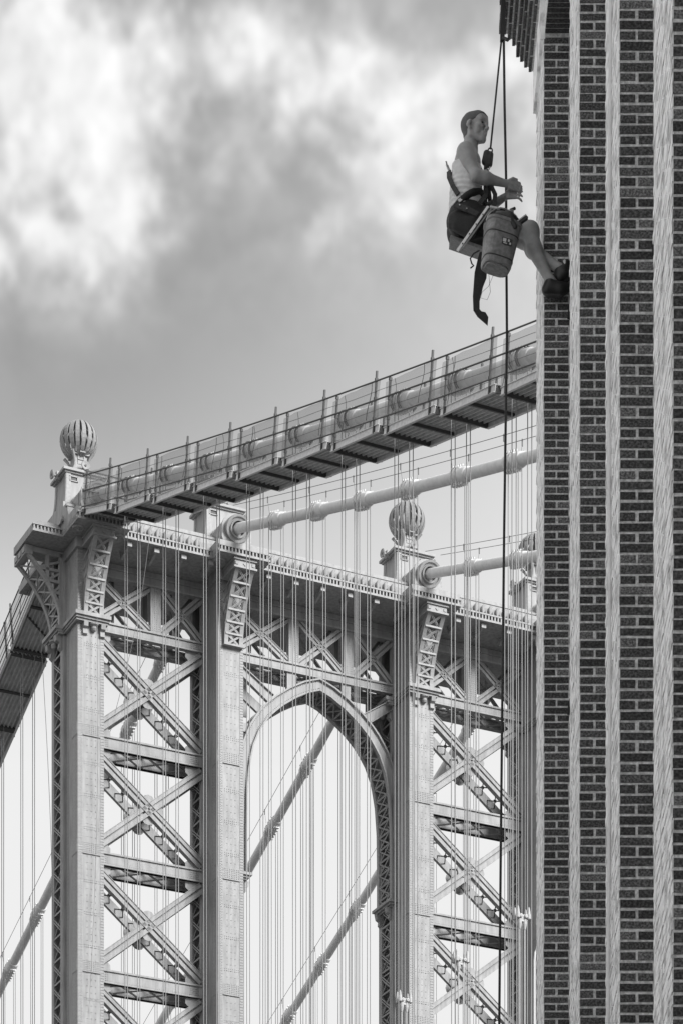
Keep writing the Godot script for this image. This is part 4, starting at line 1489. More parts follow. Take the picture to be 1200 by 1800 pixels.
func blob(prims: Array, cell: float, k: float, shape := 0) -> MB:
	var lo := Vector3(1e9, 1e9, 1e9)
	var hi := -lo
	for p in prims:
		if p.size() > 4: continue
		var r: float = maxf(p[2], p[3]) + cell * 2.5 + k
		lo = lo.min((p[0] as Vector3).min(p[1]) - Vector3.ONE * r)
		hi = hi.max((p[0] as Vector3).max(p[1]) + Vector3.ONE * r)
	var nx := int((hi.x - lo.x) / cell) + 2
	var ny := int((hi.y - lo.y) / cell) + 2
	var nz := int((hi.z - lo.z) / cell) + 2
	var f := PackedFloat32Array()
	f.resize(nx * ny * nz)
	f.fill(9.0)
	for p in prims:
		var a: Vector3 = p[0]
		var b: Vector3 = p[1]
		var ra: float = p[2]
		var rb: float = p[3]
		var cut: bool = p.size() > 4
		var ab := b - a
		var l2 := maxf(ab.length_squared(), 1e-9)
		var pad := maxf(ra, rb) + cell * 2.5 + k * 1.5
		var s0 := (a.min(b) - Vector3.ONE * pad - lo) / cell
		var s1 := (a.max(b) + Vector3.ONE * pad - lo) / cell
		for z in range(maxi(int(s0.z), 0), mini(int(s1.z) + 2, nz)):
			for y in range(maxi(int(s0.y), 0), mini(int(s1.y) + 2, ny)):
				var row := (z * ny + y) * nx
				for x in range(maxi(int(s0.x), 0), mini(int(s1.x) + 2, nx)):
					var q := lo + Vector3(x, y, z) * cell
					var t := clampf((q - a).dot(ab) / l2, 0.0, 1.0)
					var d := q.distance_to(a + ab * t) - lerpf(ra, rb, t)
					var o := f[row + x]
					if cut:
						var h := maxf(k - absf(-d - o), 0.0) / k
						f[row + x] = maxf(-d, o) + h * h * k * 0.25
					else:
						var h := maxf(k - absf(d - o), 0.0) / k
						f[row + x] = minf(d, o) - h * h * k * 0.25
	if shape > 0:
		for z in nz:
			for y in ny:
				var row := (z * ny + y) * nx
				for x in nx:
					if f[row + x] < 0.5: f[row + x] = reshape(shape, lo + Vector3(x, y, z) * cell, f[row + x])
	var m := MB.new()
	var at := {}
	var off := [0, 1, nx, nx + 1, nx * ny, nx * ny + 1, nx * ny + nx, nx * ny + nx + 1]
	var edges := [[0, 1], [2, 3], [4, 5], [6, 7], [0, 2], [1, 3], [4, 6], [5, 7], [0, 4], [1, 5], [2, 6], [3, 7]]
	var corner := [Vector3(0, 0, 0), Vector3(1, 0, 0), Vector3(0, 1, 0), Vector3(1, 1, 0), Vector3(0, 0, 1), Vector3(1, 0, 1), Vector3(0, 1, 1), Vector3(1, 1, 1)]
	for z in nz - 1:
		for y in ny - 1:
			for x in nx - 1:
				var i := (z * ny + y) * nx + x
				var f0 := f[i]
				if f0 > 0.3 or f0 < -0.3: continue
				var neg := 0
				for j in 8:
					if f[i + off[j]] < 0.0: neg += 1
				if neg == 0 or neg == 8: continue
				var s := Vector3.ZERO
				var c := 0
				for e in edges:
					var u: float = f[i + off[e[0]]]
					var w: float = f[i + off[e[1]]]
					if (u < 0.0) != (w < 0.0):
						s += (corner[e[0]] as Vector3).lerp(corner[e[1]], u / (u - w))
						c += 1
				at[i] = m.v.size()
				m.v.append(lo + (Vector3(x, y, z) + s / c) * cell)
				m.n.append(Vector3.ZERO)
	var dirs := [[1, nx, nx * ny], [nx, nx * ny, 1], [nx * ny, 1, nx]]
	for i in at.keys():
		for q in dirs:
			var j: int = i + q[0]
			if j >= f.size(): continue
			if (f[i] < 0.0) == (f[j] < 0.0): continue
			var a: int = i - q[1] - q[2]
			var b: int = i - q[2]
			var d: int = i - q[1]
			if not (at.has(a) and at.has(b) and at.has(d)): continue
			var w := [at[a], at[b], at[i], at[d]]
			if f[i] >= 0.0: w.reverse()
			var nm: Vector3 = (m.v[w[2]] - m.v[w[0]]).cross(m.v[w[3]] - m.v[w[1]])
			for e in w: m.n[e] += nm
			m.ix.append_array(PackedInt32Array([w[0], w[2], w[1], w[0], w[3], w[2]]))
	for i in m.n.size(): m.n[i] = m.n[i].normalized()
	return m

func loft8(m: MB, at: Vector3, up: Vector3, rings: Array, turn: float) -> void:
	# tapered box with rounded corners: rings of (height, half width, half depth)
	var b := Basis(Vector3.UP, turn)
	var y := up.normalized()
	var x := (b.x - y * b.x.dot(y)).normalized()
	var z := x.cross(y)
	var pr := []
	var n := 28
	for r in rings:
		var l := []
		for i in n:
			var t := TAU * i / n
			var cx := signf(cos(t)) * pow(absf(cos(t)), 0.55)
			var cz := signf(sin(t)) * pow(absf(sin(t)), 0.55)
			l.append(at + y * r[0] + x * cx * r[1] - z * cz * r[2])
		pr.append(l)
	for i in pr.size() - 1:
		for j in n:
			m.quad(pr[i][j], pr[i][(j + 1) % n], pr[i + 1][(j + 1) % n], pr[i + 1][j])
	for j in n - 2: m.tri(pr[0][0], pr[0][j + 2], pr[0][j + 1])

# ---------------------------------------------------------------- the worker and his gear
func build_worker() -> void:
	var at := Vector3(1.0, 16.6, -24.45)
	var torso := []
	for s in [-1.0, 1.0]:
		torso.append([Vector3(-0.012, 0.19, s * 0.085), Vector3(-0.022, -0.02, s * 0.072), 0.104, 0.096])
		torso.append([Vector3(-0.022, 0.0, s * 0.065), Vector3(-0.03, -0.24, s * 0.07), 0.098, 0.106])
	var body := torso.duplicate()
	for s in [-1.0, 1.0]:
		body.append([Vector3(-0.01, 0.225, s * 0.06), Vector3(-0.03, 0.225, s * 0.155), 0.072, 0.062])
		body.append([Vector3(0.015, 0.32, 0.0), Vector3(-0.02, 0.245, s * 0.13), 0.052, 0.05])
		body.append([Vector3(-0.03, -0.27, s * 0.085), Vector3(-0.01, -0.27, s * 0.085), 0.104, 0.104])
	# right arm
	body.append([Vector3(-0.03, 0.215, 0.185), Vector3(-0.005, 0.14, 0.2), 0.062, 0.054])
	body.append([Vector3(-0.03, 0.22, 0.18), Vector3(0.05, -0.007, 0.235), 0.054, 0.040])
	body.append([Vector3(0.05, -0.007, 0.235), Vector3(0.12, -0.010, 0.215), 0.042, 0.046])
	body.append([Vector3(0.12, -0.010, 0.215), Vector3(0.288, -0.02, 0.158), 0.045, 0.027])
	# left arm
	body.append([Vector3(-0.01, 0.215, -0.18), Vector3(0.06, -0.03, -0.22), 0.058, 0.042])
	body.append([Vector3(0.06, -0.03, -0.22), Vector3(0.13, -0.055, -0.13), 0.044, 0.045])
	body.append([Vector3(0.13, -0.055, -0.13), Vector3(0.285, -0.062, 0.06), 0.044, 0.027])
	# legs
	for q in [[Vector3(0.0, -0.26, 0.09), Vector3(0.476, -0.394, 0.17), Vector3(0.512, -0.56, 0.20), Vector3(0.628, -0.845, 0.258)],
			[Vector3(0.0, -0.26, -0.09), Vector3(0.425, -0.37, 0.03), Vector3(0.51, -0.51, 0.10), Vector3(0.704, -0.725, 0.22)]]:
		body.append([q[0], q[1], 0.085, 0.060])
		body.append([q[1], q[1] + Vector3(0.008, -0.02, 0.0), 0.062, 0.058])
		body.append([q[1], q[2], 0.055, 0.057])
		body.append([q[2] + Vector3(-0.012, 0, 0), q[3], 0.057, 0.034])
	body.append([Vector3(0.628, -0.845, 0.258), Vector3(0.70, -0.90, 0.25), 0.034, 0.03])
	body.append([Vector3(0.704, -0.725, 0.22), Vector3(0.74, -0.77, 0.22), 0.034, 0.03])
	var fig := blob(body, 0.0115, 0.035)
	# hands, each finger its own chain
	var hand_r := [[Vector3(0.27, -0.019, 0.162), Vector3(0.32, -0.022, 0.145), 0.026, 0.026]]
	for i in 4:
		var kn := Vector3(0.368 - 0.003 * absf(i - 1.2), 0.006 - 0.018 * i, 0.142 - 0.004 * i)
		hand_r.append([Vector3(0.31, -0.010 - 0.010 * i, 0.146), kn, 0.018, 0.0125])
		var len: float = [0.030, 0.034, 0.031, 0.025][i]
		var m1 := kn + Vector3(len, -0.008, -0.010)
		var m2 := m1 + Vector3(0.010, -0.012, -0.020)
		hand_r.append([kn, m1, 0.0105, 0.0092])
		hand_r.append([m1, m2, 0.0092, 0.0080])
		hand_r.append([m2, m2 + Vector3(-0.004, -0.006, -0.016), 0.0080, 0.0070])
	hand_r.append([Vector3(0.305, 0.0, 0.155), Vector3(0.342, 0.019, 0.160), 0.016, 0.0115])
	hand_r.append([Vector3(0.342, 0.019, 0.160), Vector3(0.372, 0.016, 0.152), 0.0110, 0.0085])
	var hand_l := [[Vector3(0.265, -0.060, 0.04), Vector3(0.315, -0.058, 0.078), 0.026, 0.026]]
	for i in 4:
		var kn := Vector3(0.362, -0.028 - 0.020 * i, 0.100 - 0.002 * i)
		hand_l.append([Vector3(0.305, -0.046 - 0.010 * i, 0.078), kn, 0.018, 0.0125])
		var sp: float = (1.5 - i) * 0.010
		var m1 := kn + Vector3(0.028 - 0.003 * absf(i - 1.5), sp * 0.6 - 0.002, 0.012)
		var m2 := m1 + Vector3(0.018, sp * 0.7 - 0.006, 0.004)
		hand_l.append([kn, m1, 0.0100, 0.0088])
		hand_l.append([m1, m2, 0.0086, 0.0076])
		hand_l.append([m2, m2 + Vector3(0.010, sp * 0.4 - 0.006, -0.002), 0.0076, 0.0066])
	hand_l.append([Vector3(0.30, -0.045, 0.09), Vector3(0.336, -0.012, 0.105), 0.015, 0.011])
	hand_l.append([Vector3(0.336, -0.012, 0.105), Vector3(0.360, 0.006, 0.108), 0.0105, 0.008])
	fig.add(blob(hand_r, 0.0034, 0.006))
	fig.add(blob(hand_l, 0.0034, 0.006))
	# head, turned a little towards the street
	var yaw := deg_to_rad(-30.0)
	var hx := Transform3D(Basis(Vector3.UP, yaw) * Basis(Vector3(0, 0, 1), -0.04), Vector3(0.052, 0.505, 0.012))
	var loc := []
	loc.append([Vector3(-0.040, 0.040, 0), Vector3(-0.030, 0.046, 0), 0.080, 0.082])
	loc.append([Vector3(0.020, 0.050, 0), Vector3(0.034, 0.040, 0), 0.074, 0.068])
	for s in [-1.0, 1.0]:
		loc.append([Vector3(0.056, 0.060, s * 0.02), Vector3(0.056, 0.045, s * 0.026), 0.040, 0.038])
		loc.append([Vector3(0.048, -0.022, s * 0.034), Vector3(0.040, -0.045, s * 0.034), 0.037, 0.032])
		loc.append([Vector3(-0.012, -0.030, s * 0.050), Vector3(-0.006, -0.068, s * 0.050), 0.026, 0.023])
		loc.append([Vector3(-0.006, -0.068, s * 0.049), Vector3(0.066, -0.104, s * 0.012), 0.024, 0.022])
		loc.append([Vector3(0.088, 0.030, s * 0.010), Vector3(0.074, 0.033, s * 0.048), 0.012, 0.012])
		loc.append([Vector3(0.066, -0.010, s * 0.040), Vector3(0.058, -0.018, s * 0.052), 0.018, 0.018])
	loc.append([Vector3(0.06, -0.06, 0), Vector3(0.066, -0.085, 0), 0.036, 0.03])
	loc.append([Vector3(0.074, -0.108, 0), Vector3(0.074, -0.104, 0), 0.021, 0.021])
	var late := []
	for s in [-1.0, 1.0]:
		late.append([Vector3(0.098, 0.010, s * 0.031), Vector3(0.094, 0.009, s * 0.040), 0.016, 0.015, true])
	late.append([Vector3(0.090, 0.020, 0), Vector3(0.109, -0.027, 0), 0.0105, 0.0135])
	for s in [-1.0, 1.0]:
		late.append([Vector3(0.100, -0.034, s * 0.006), Vector3(0.098, -0.034, s * 0.012), 0.009, 0.008])
		late.append([Vector3(0.094, -0.060, 0), Vector3(0.084, -0.063, s * 0.021), 0.0085, 0.005])
		late.append([Vector3(0.092, -0.074, 0), Vector3(0.083, -0.071, s * 0.019), 0.0095, 0.005])
		late.append([Vector3(-0.008, 0.018, s * 0.079), Vector3(-0.016, -0.008, s * 0.083), 0.012, 0.010])
		late.append([Vector3(-0.016, -0.008, s * 0.083), Vector3(-0.008, -0.034, s * 0.077), 0.010, 0.009])
		late.append([Vector3(-0.022, 0.014, s * 0.085), Vector3(-0.026, -0.008, s * 0.086), 0.008, 0.008])
	loc.append([Vector3(-0.030, -0.03, 0), Vector3(-0.035, -0.10, 0), 0.056, 0.054])
	var head := []
	for p in loc + late:
		var e := [hx * (p[0] as Vector3), hx * (p[1] as Vector3), p[2], p[3]]
		if p.size() > 4: e.append(true)
		head.append(e)
	var nk := hx * Vector3(-0.035, -0.10, 0)
	head.append([nk, Vector3(0.012, 0.30, 0.0), 0.055, 0.064])
	fig.add(blob(head, 0.0042, 0.012))
	print(" figure ", fig.v.size())
	var man := thing("person", "man in a pale tank top sitting in a rope seat against the brick wall", "person", at)
	part(man, "body", fig, M.skin)
	head_frame = hx.affine_inverse()
	var skull := []
	for p in [[Vector3(-0.040, 0.040, 0), Vector3(-0.030, 0.046, 0), 0.0822, 0.0842], [Vector3(0.020, 0.050, 0), Vector3(0.034, 0.042, 0), 0.0765, 0.0695], [Vector3(-0.04, 0.0, 0), Vector3(-0.04, -0.04, 0), 0.07, 0.058], [Vector3(0.056, 0.060, 0.02), Vector3(0.056, 0.045, 0.026), 0.0430, 0.0410], [Vector3(0.056, 0.060, -0.02), Vector3(0.056, 0.045, -0.026), 0.0430, 0.0410]]:
		skull.append([hx * (p[0] as Vector3), hx * (p[1] as Vector3), p[2], p[3]])
	var hair := blob(skull, 0.0042, 0.015, 1)
	part(man, "hair", hair, M.hair)
	for s in [-1.0, 1.0]:
		var ey := MB.new()
		ey.lathe([Vector2(0.001, 0.0105), Vector2(0.006, 0.009), Vector2(0.0105, 0.0), Vector2(0.006, -0.009), Vector2(0.001, -0.0105)], hx * Vector3(0.078, 0.010, s * 0.032), Basis.IDENTITY, 10)
		part(man, "eye", ey, M.eye)
		var bw := MB.new()
		bw.tube([hx * Vector3(0.099, 0.033, s * 0.010), hx * Vector3(0.094, 0.038, s * 0.030), hx * Vector3(0.078, 0.035, s * 0.052)], [0.004, 0.005, 0.003], 6)
		part(man, "eyebrow", bw, M.hair)
	var shirt_p := []
	for p in torso: shirt_p.append([p[0], p[1], p[2] + 0.020, p[3] + 0.016])
	var shirt := blob(shirt_p, 0.0075, 0.035, 2)
	part(man, "tank_top", shirt, M.shirt)
	var sh := []
	for s in [-1.0, 1.0]:
		sh.append([Vector3(-0.028, -0.16, s * 0.068), Vector3(-0.03, -0.24, s * 0.07), 0.118, 0.132])
		sh.append([Vector3(-0.03, -0.27, s * 0.085), Vector3(-0.01, -0.27, s * 0.085), 0.131, 0.131])
	sh.append([Vector3(0.0, -0.26, 0.09), Vector3(0.27, -0.336, 0.135), 0.112, 0.098])
	sh.append([Vector3(0.0, -0.26, -0.09), Vector3(0.25, -0.325, -0.02), 0.112, 0.098])
	part(man, "shorts", blob(sh, 0.012, 0.04), M.dark)
	for q in [[Vector3(0.606, -0.912, 0.26), Vector3(0.70, -0.905, 0.252), Vector3(0.750, -0.890, 0.246), Vector3(0.625, -0.872, 0.259)],
			[Vector3(0.706, -0.795, 0.222), Vector3(0.735, -0.765, 0.222), Vector3(0.752, -0.695, 0.222), Vector3(0.708, -0.755, 0.22)]]:
		var sb := blob([[q[0], q[1], 0.047, 0.050], [q[1], q[2], 0.050, 0.040], [q[3], q[1], 0.049, 0.046]], 0.006, 0.02)
		var shoe := part(man, "shoe", sb, M.shoe)
		var dn := (Vector3(0, -1, 0) if q[0].z > 0.25 else Vector3(0.75, -0.55, 0)).normalized()
		var so := blob([[q[0] + dn * 0.040, q[1] + dn * 0.042, 0.022, 0.024], [q[1] + dn * 0.042, q[2] + dn * 0.030, 0.024, 0.018]], 0.006, 0.015)
		part(shoe, "sole", so, M.web)
		var tc := blob([[q[2] + Vector3(-0.012, 0.012, 0.026), q[1] + Vector3(0.01, 0.018, 0.036), 0.014, 0.010]], 0.005, 0.01)
		part(shoe, "side_stripe", tc, M.shirt)
		for k in 3:
			var lc := MB.new()
			var lp2: Vector3 = q[3].lerp(q[1], 0.35 + 0.3 * k) + Vector3(0.012, 0.036, 0)
			lc.tube([lp2 + Vector3(0, 0, -0.024), lp2 + Vector3(0, 0.008, 0), lp2 + Vector3(0, 0, 0.028)], 0.004, 5)
			part(shoe, "lace", lc, M.sole)

	# harness belt and shoulder strap
	var belt := thing("harness_belt", "padded black harness belt around the worker's waist", "belt", at)
	var lp := []
	for i in 28:
		var a := TAU * i / 28
		var x := -0.02 + 0.128 * cos(a)
		lp.append(Vector3(x, -0.135 + 0.72 * (x + 0.02), 0.190 * sin(a)))
	var bm := MB.new()
	bm.tube(lp, 0.030, 8, true)
	part(belt, "padded_band", bm, M.dark)
	var bk := MB.new()
	bk.box(Vector3(-0.075, -0.175, 0.196), Vector3(0.03, 0.022, 0.02), Basis(Vector3(0, 0, 1), 0.6))
	part(belt, "buckle", bk, M.chrome)
	var ss := MB.new()
	ss.strip([Vector3(-0.158, 0.135, 0.066), Vector3(-0.158, 0.06, 0.112), Vector3(-0.132, -0.04, 0.166), Vector3(-0.090, -0.125, 0.192)], 0.036, 0.010, Vector3(-0.5, 0, 0.86))
	part(belt, "shoulder_strap", ss, M.web)
	var kn := thing("hand_tool", "small pale blade tucked in the strap behind the worker's back", "tool", at)
	var kb := MB.new()
	kb.beam(Vector3(-0.150, 0.125, 0.065), Vector3(-0.172, 0.20, 0.04), 0.022, 0.008, Vector3(0.5, 0, 0.8))
	kb.beam(Vector3(-0.172, 0.20, 0.04), Vector3(-0.179, 0.235, 0.03), 0.012, 0.006, Vector3(0.5, 0, 0.8))
	part(kn, "blade", kb, M.chrome)
	var hb := MB.new()
	hb.beam(Vector3(-0.150, 0.125, 0.065), Vector3(-0.14, 0.085, 0.075), 0.026, 0.02, Vector3(0.5, 0, 0.8))
	part(kn, "handle", hb, M.web)

	# seat board and its slings
	var seat := thing("bosun_chair", "narrow wooden seat board slung on webbing under the worker", "chair", at)
	var bd := MB.new()
	bd.box(Vector3(0.02, -0.462, 0.03), Vector3(0.36, 0.026, 0.15), Basis(Vector3(0, 0, 1), -0.34))
	part(seat, "board", bd, M.wood)
	for q in [[Vector3(-0.10, -0.41, 0.14), 0.0], [Vector3(0.17, -0.49, 0.14), 1.0], [Vector3(-0.10, -0.41, -0.02), 0.0], [Vector3(0.17, -0.49, -0.02), 1.0]]:
		var e: Vector3 = q[0]
		var sl := MB.new()
		var mid := Vector3(0.13 + 0.07 * q[1], -0.12, signf(e.z) * 0.185)
		sl.strip([Vector3(0.135, 0.16, 0.05), mid.lerp(Vector3(0.14, 0.1, 0.05), 0.35), mid, e], 0.034, 0.008, Vector3(0.2, 0, 1))
		part(seat, "sling", sl, M.web)

	# pouch at the hip
	var pouch := thing("tool_pouch", "bulging black tool pouch at the worker's hip", "pouch", at)
	part(pouch, "bag", blob([[Vector3(-0.095, -0.30, 0.17), Vector3(0.03, -0.36, 0.215), 0.058, 0.060], [Vector3(-0.085, -0.36, 0.18), Vector3(0.0, -0.42, 0.20), 0.055, 0.052], [Vector3(-0.13, -0.29, 0.15), Vector3(-0.135, -0.34, 0.15), 0.036, 0.034]], 0.009, 0.03), M.dark)
	var fp := MB.new()
	fp.strip([Vector3(-0.11, -0.235, 0.235), Vector3(-0.02, -0.285, 0.262), Vector3(0.06, -0.325, 0.262)], 0.055, 0.012, Vector3(0.1, 0.4, 1))
	part(pouch, "flap", fp, M.web)
	for k in 3:
		var bt := MB.new()
		bt.lathe([Vector2(0.001, 0.006), Vector2(0.006, 0.004), Vector2(0.007, 0.0)], Vector3(-0.08 + k * 0.055, -0.25 - k * 0.03, 0.262), Basis(Vector3.RIGHT, PI / 2), 8)
		part(pouch, "stud", bt, M.chrome)

	# bucket
	var bx := thing("bucket", "hard-sided cleaning bucket hanging beside the worker's thigh", "bucket", at + Vector3(0.195, -0.82, 0.38))
	var up := Vector3(0.062, 0.375, 0.0)
	var shell := MB.new()
	loft8(shell, Vector3.ZERO, up, [[0.0, 0.106, 0.092], [0.010, 0.112, 0.098], [0.315, 0.136, 0.118], [0.32, 0.143, 0.125], [0.34, 0.144, 0.126], [0.341, 0.132, 0.114], [0.05, 0.108, 0.094]], 0.25)
	part(bx, "shell", shell, M.bucket)
	var foot := MB.new()
	loft8(foot, -up.normalized() * 0.012, up, [[0.0, 0.088, 0.076], [0.013, 0.090, 0.078]], 0.25)
	part(bx, "foot_rim", foot, M.bucket)
	for q in [[0.045, 0.117, 0.103], [0.225, 0.131, 0.114]]:
		var hp := MB.new()
		loft8(hp, up.normalized() * q[0], up, [[0.0, q[1], q[2]], [0.009, q[1] + 0.001, q[2] + 0.001]], 0.25)
		part(bx, "hoop", hp, M.strap)
	var stk := MB.new()
	var ub := up.normalized()
	var sx := Vector3(cos(0.25), 0, -sin(0.25))
	sx = (sx - ub * sx.dot(ub)).normalized()
	var sz := sx.cross(ub)
	var cc := ub * 0.165 + sz * 0.111 + sx * 0.03
	var sb2 := Basis(sx, ub, sz)
	stk.box(cc, Vector3(0.082, 0.052, 0.003), sb2)
	var sticker := part(bx, "sticker", stk, M.strap)
	for q in [[-0.022, 0.006, 0.026, 0.026], [0.012, 0.010, 0.014, 0.018], [0.026, -0.010, 0.014, 0.016], [-0.014, -0.016, 0.03, 0.007]]:
		var pm := MB.new()
		pm.box(cc + sx * q[0] + ub * q[1] + sz * 0.0022, Vector3(q[2], q[3], 0.0015), sb2)
		part(sticker, "print_patch", pm, M.shirt)
	var hl := MB.new()
	var ha := ub * 0.325
	var hpts := []
	for i in 11:
		var a := PI * i / 10.0
		hpts.append(ha - sx * cos(a) * 0.142 + ub * sin(a) * 0.13 + sz * 0.03)
	hl.tube(hpts, 0.0045, 6)
	part(bx, "bail_handle", hl, M.chrome)

	# tools in and over the bucket
	var tools := [
		["squeegee_pole", "long flat squeegee pole slanting past the seat board", Vector3(-0.103, -0.695, 0.41), Vector3(0.137, -0.322, 0.36), 0.020, M.chrome],
		["extension_rod", "slim rod laid across the bucket rim", Vector3(0.1035, -0.482, 0.43), Vector3(0.336, -0.34, 0.36), 0.012, M.web],
		["brush_handle", "short bright handle lying on top of the bucket", Vector3(0.149, -0.36, 0.42), Vector3(0.255, -0.369, 0.40), 0.018, M.white]]
	for q in tools:
		var tl := thing(q[0], q[1], "tool", at)
		var tm := MB.new()
		tm.beam(q[2], q[3], q[4], 0.009, Vector3(0, 0.3, 1))
		part(tl, "shaft", tm, q[5])
		var t2 := MB.new()
		var dd: Vector3 = (q[3] - q[2]).normalized()
		if q[0] == "squeegee_pole":
			t2.beam(q[2] + Vector3(0.026, 0.0, 0), q[3] + Vector3(0.022, -0.02, 0), 0.010, 0.009, Vector3(0, 0.3, 1))
			part(tl, "side_rail", t2, M.bucket)
			var t3 := MB.new()
			for k in 4: t3.box((q[2] as Vector3).lerp(q[3], 0.15 + k * 0.22) + Vector3(0.004, 0, 0.006), Vector3(0.010, 0.010, 0.004))
			part(tl, "pin", t3, M.strap)
		else:
			t2.tube([q[3] - dd * 0.03, q[3] + dd * 0.012], 0.012, 8)
			part(tl, "grip", t2, M.strap)
	var sq := thing("squeegee", "squeegee head sticking out of the bucket over the knee", "tool", at)
	var sd := (Vector3(0.437, -0.418, 0.38) - Vector3(0.347, -0.497, 0.40)).normalized()
	var sm := MB.new()
	sm.beam(Vector3(0.347, -0.497, 0.40), Vector3(0.437, -0.418, 0.38), 0.026, 0.03, Vector3(0, 0.2, 1))
	part(sq, "channel", sm, M.strap)
	var sr := MB.new()
	sr.beam(Vector3(0.340, -0.488, 0.40), Vector3(0.430, -0.408, 0.38), 0.010, 0.034, Vector3(0, 0.2, 1))
	part(sq, "rubber", sr, M.white)
	var sg := MB.new()
	sg.tube([Vector3(0.39, -0.46, 0.39), Vector3(0.34, -0.42, 0.38), Vector3(0.29, -0.42, 0.38)], 0.011, 7)
	part(sq, "handle", sg, M.web)

	var rag := thing("cleaning_rag", "dark crumpled rag bunched over the bucket rim", "rag", at)
	part(rag, "cloth", blob([[Vector3(0.19, -0.455, 0.44), Vector3(0.30, -0.46, 0.46), 0.032, 0.036], [Vector3(0.24, -0.43, 0.40), Vector3(0.33, -0.44, 0.40), 0.034, 0.028], [Vector3(0.30, -0.48, 0.47), Vector3(0.34, -0.55, 0.475), 0.026, 0.018], [Vector3(0.17, -0.47, 0.43), Vector3(0.16, -0.53, 0.455), 0.024, 0.014]], 0.007, 0.02), M.web)
	var scr := thing("scrubber", "washer bar with a fuzzy sleeve standing in the bucket", "tool", at)
	var sc1 := MB.new()
	sc1.tube([Vector3(0.20, -0.40, 0.40), Vector3(0.33, -0.37, 0.37)], 0.019, 8)
	part(scr, "sleeve", sc1, M.bucket)
	var sc2 := MB.new()
	sc2.tube([Vector3(0.265, -0.385, 0.385), Vector3(0.262, -0.47, 0.39)], 0.009, 6)
	part(scr, "stem", sc2, M.chrome)

	# sleeve hanging under the seat, hook and loose wire
	var sv := thing("hanging_sleeve", "dark cloth sleeve dangling below the seat with a curled end", "sleeve", at)
	var cl := MB.new()
	cl.prism(PackedVector2Array([Vector2(0.082, -0.530), Vector2(0.065, -0.589), Vector2(0.042, -0.687), Vector2(0.029, -0.866), Vector2(0.033, -0.978), Vector2(0.065, -1.031), Vector2(0.145, -1.107), Vector2(0.150, -1.045), Vector2(0.127, -1.005), Vector2(0.096, -0.996), Vector2(0.082, -0.978), Vector2(0.082, -0.911), Vector2(0.109, -0.799), Vector2(0.136, -0.732), Vector2(0.141, -0.669), Vector2(0.109, -0.606), Vector2(0.118, -0.530)]), Vector3(0, 0, 0.09), Vector3(1, 0, 0.12), Vector3.UP, Vector3(0, 0, 1), 0.014)
	var cf := MB.new()
	cf.prism(PackedVector2Array([Vector2(0.096, -0.553), Vector2(0.109, -0.687), Vector2(0.073, -0.821), Vector2(0.065, -0.955), Vector2(0.100, -1.022), Vector2(0.141, -1.085), Vector2(0.145, -1.049), Vector2(0.123, -1.009), Vector2(0.091, -1.000), Vector2(0.078, -0.978), Vector2(0.078, -0.911), Vector2(0.105, -0.799), Vector2(0.132, -0.732), Vector2(0.136, -0.669), Vector2(0.109, -0.575)]), Vector3(0, 0, 0.104), Vector3(1, 0, -0.1), Vector3.UP, Vector3(0, 0, 1), 0.010)
	part(sv, "folded_edge", cf, M.web)
	part(sv, "cloth", cl, M.dark)
	var hk := thing("seat_hook", "small black hook curling from the underside of the seat", "hook", at)
	var hkm := MB.new()
	hkm.tube([Vector3(0.08, -0.52, 0.12), Vector3(0.035, -0.545, 0.12), Vector3(0.008, -0.585, 0.12), Vector3(0.02, -0.625, 0.12), Vector3(0.035, -0.64, 0.12), Vector3(0.01, -0.66, 0.12)], 0.006, 6)
	part(hk, "bent_rod", hkm, M.strap)
	var wr := MB.new()
	wr.tube([Vector3(0.13, -0.55, 0.15), Vector3(0.16, -0.66, 0.15), Vector3(0.185, -0.74, 0.15), Vector3(0.15, -0.82, 0.15), Vector3(0.10, -0.86, 0.14), Vector3(0.09, -0.90, 0.13), Vector3(0.14, -0.915, 0.13), Vector3(0.165, -0.86, 0.14), Vector3(0.15, -0.70, 0.15), Vector3(0.13, -0.55, 0.15)], 0.0016, 4)
	solo("loose_wire", "hair-thin wire looped in the air below the bucket", "wire", wr, M.web, at)

	# descender and ropes
	var pd := thing("rope_descender", "cluster of black descender and pulley gear before the worker's chest", "pulley", at)
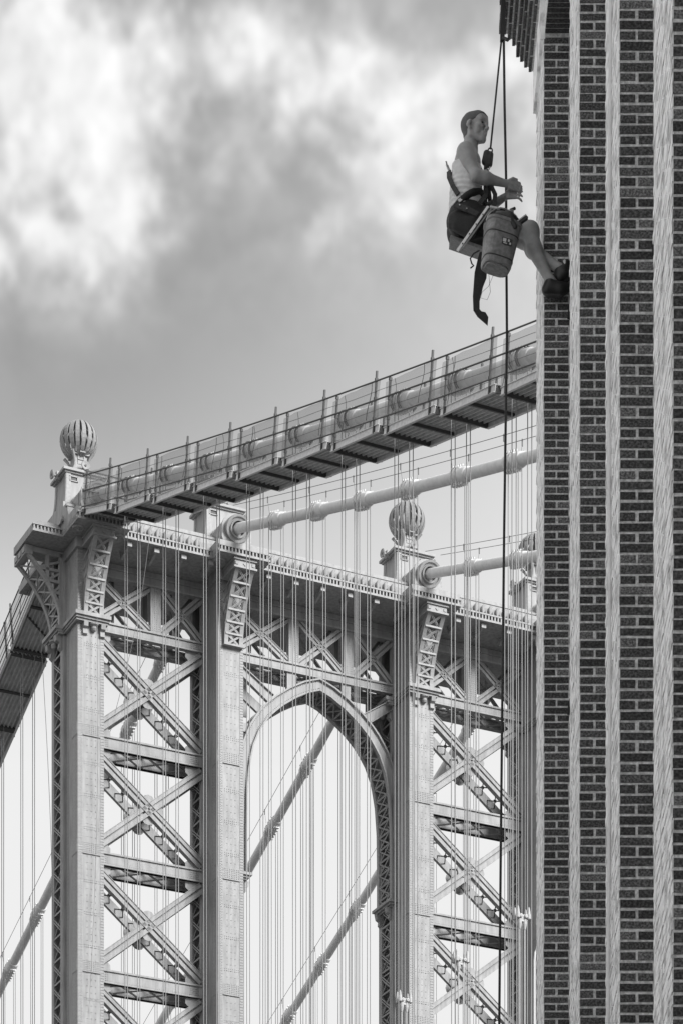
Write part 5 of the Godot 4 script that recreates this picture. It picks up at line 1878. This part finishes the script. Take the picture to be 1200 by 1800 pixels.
	var pb := blob([[Vector3(0.140, 0.285, 0.05), Vector3(0.128, 0.22, 0.05), 0.026, 0.028], [Vector3(0.170, 0.275, 0.05), Vector3(0.160, 0.20, 0.05), 0.024, 0.026], [Vector3(0.150, 0.235, 0.05), Vector3(0.130, 0.165, 0.05), 0.026, 0.014]], 0.006, 0.01)
	part(pd, "block", pb, M.strap)
	var rg := MB.new()
	var rp := []
	for i in 14:
		var a := TAU * i / 14
		rp.append(Vector3(0.168 + 0.017 * cos(a), 0.308 + 0.019 * sin(a), 0.05))
	rg.tube(rp, 0.006, 6, true)
	part(pd, "ring", rg, M.strap)
	for q in [0.138, 0.168]:
		var kk := MB.new()
		kk.tube([Vector3(q, 0.20, 0.055), Vector3(q - 0.006, 0.165, 0.055), Vector3(0.14, 0.13, 0.05)], 0.006, 6)
		part(pd, "carabiner", kk, M.chrome)
	var top := Vector3(0.273, 1.398, -0.30)
	var r1 := MB.new()
	r1.tube([top, Vector3(0.222, 0.86, -0.12), Vector3(0.170, 0.322, 0.05)], 0.0075, 8)
	solo("work_rope", "dark rope from the cornice down to the ring of the descender", "rope", r1, M.workrope, at)
	var r2 := MB.new()
	r2.tube([top + Vector3(0.02, 0, 0), Vector3(0.292, 0.8, -0.16), Vector3(0.298, 0.166, -0.05), Vector3(0.300, -0.4, -0.05), Vector3(0.305, -1.094, -0.05), Vector3(0.283, -2.624, -0.05), Vector3(0.268, -4.0, -0.05), Vector3(0.256, -5.189, -0.05), Vector3(0.242, -6.764, -0.05), Vector3(0.235, -12.0, -0.05), Vector3(0.25, -16.58, -0.05)], 0.0105, 8)
	solo("tail_rope", "long dark rope hanging past the bucket down to the bottom edge", "rope", r2, M.workrope, at)
	var hg := thing("cornice_hook", "black strap and bolt holding the ropes below the corbelled cornice", "hook", at)
	var hm := MB.new()
	hm.beam(Vector3(0.290, 1.78, -0.30), Vector3(0.281, 1.40, -0.30), 0.036, 0.03)
	hm.beam(Vector3(0.290, 1.785, -0.42), Vector3(0.290, 1.785, -0.18), 0.05, 0.03, Vector3.UP)
	part(hg, "strap", hm, M.iron)
	var hn := MB.new()
	hn.tube([Vector3(0.285, 1.42, -0.29), Vector3(0.325, 1.385, -0.26)], 0.014, 6)
	part(hg, "bolt", hn, M.web)
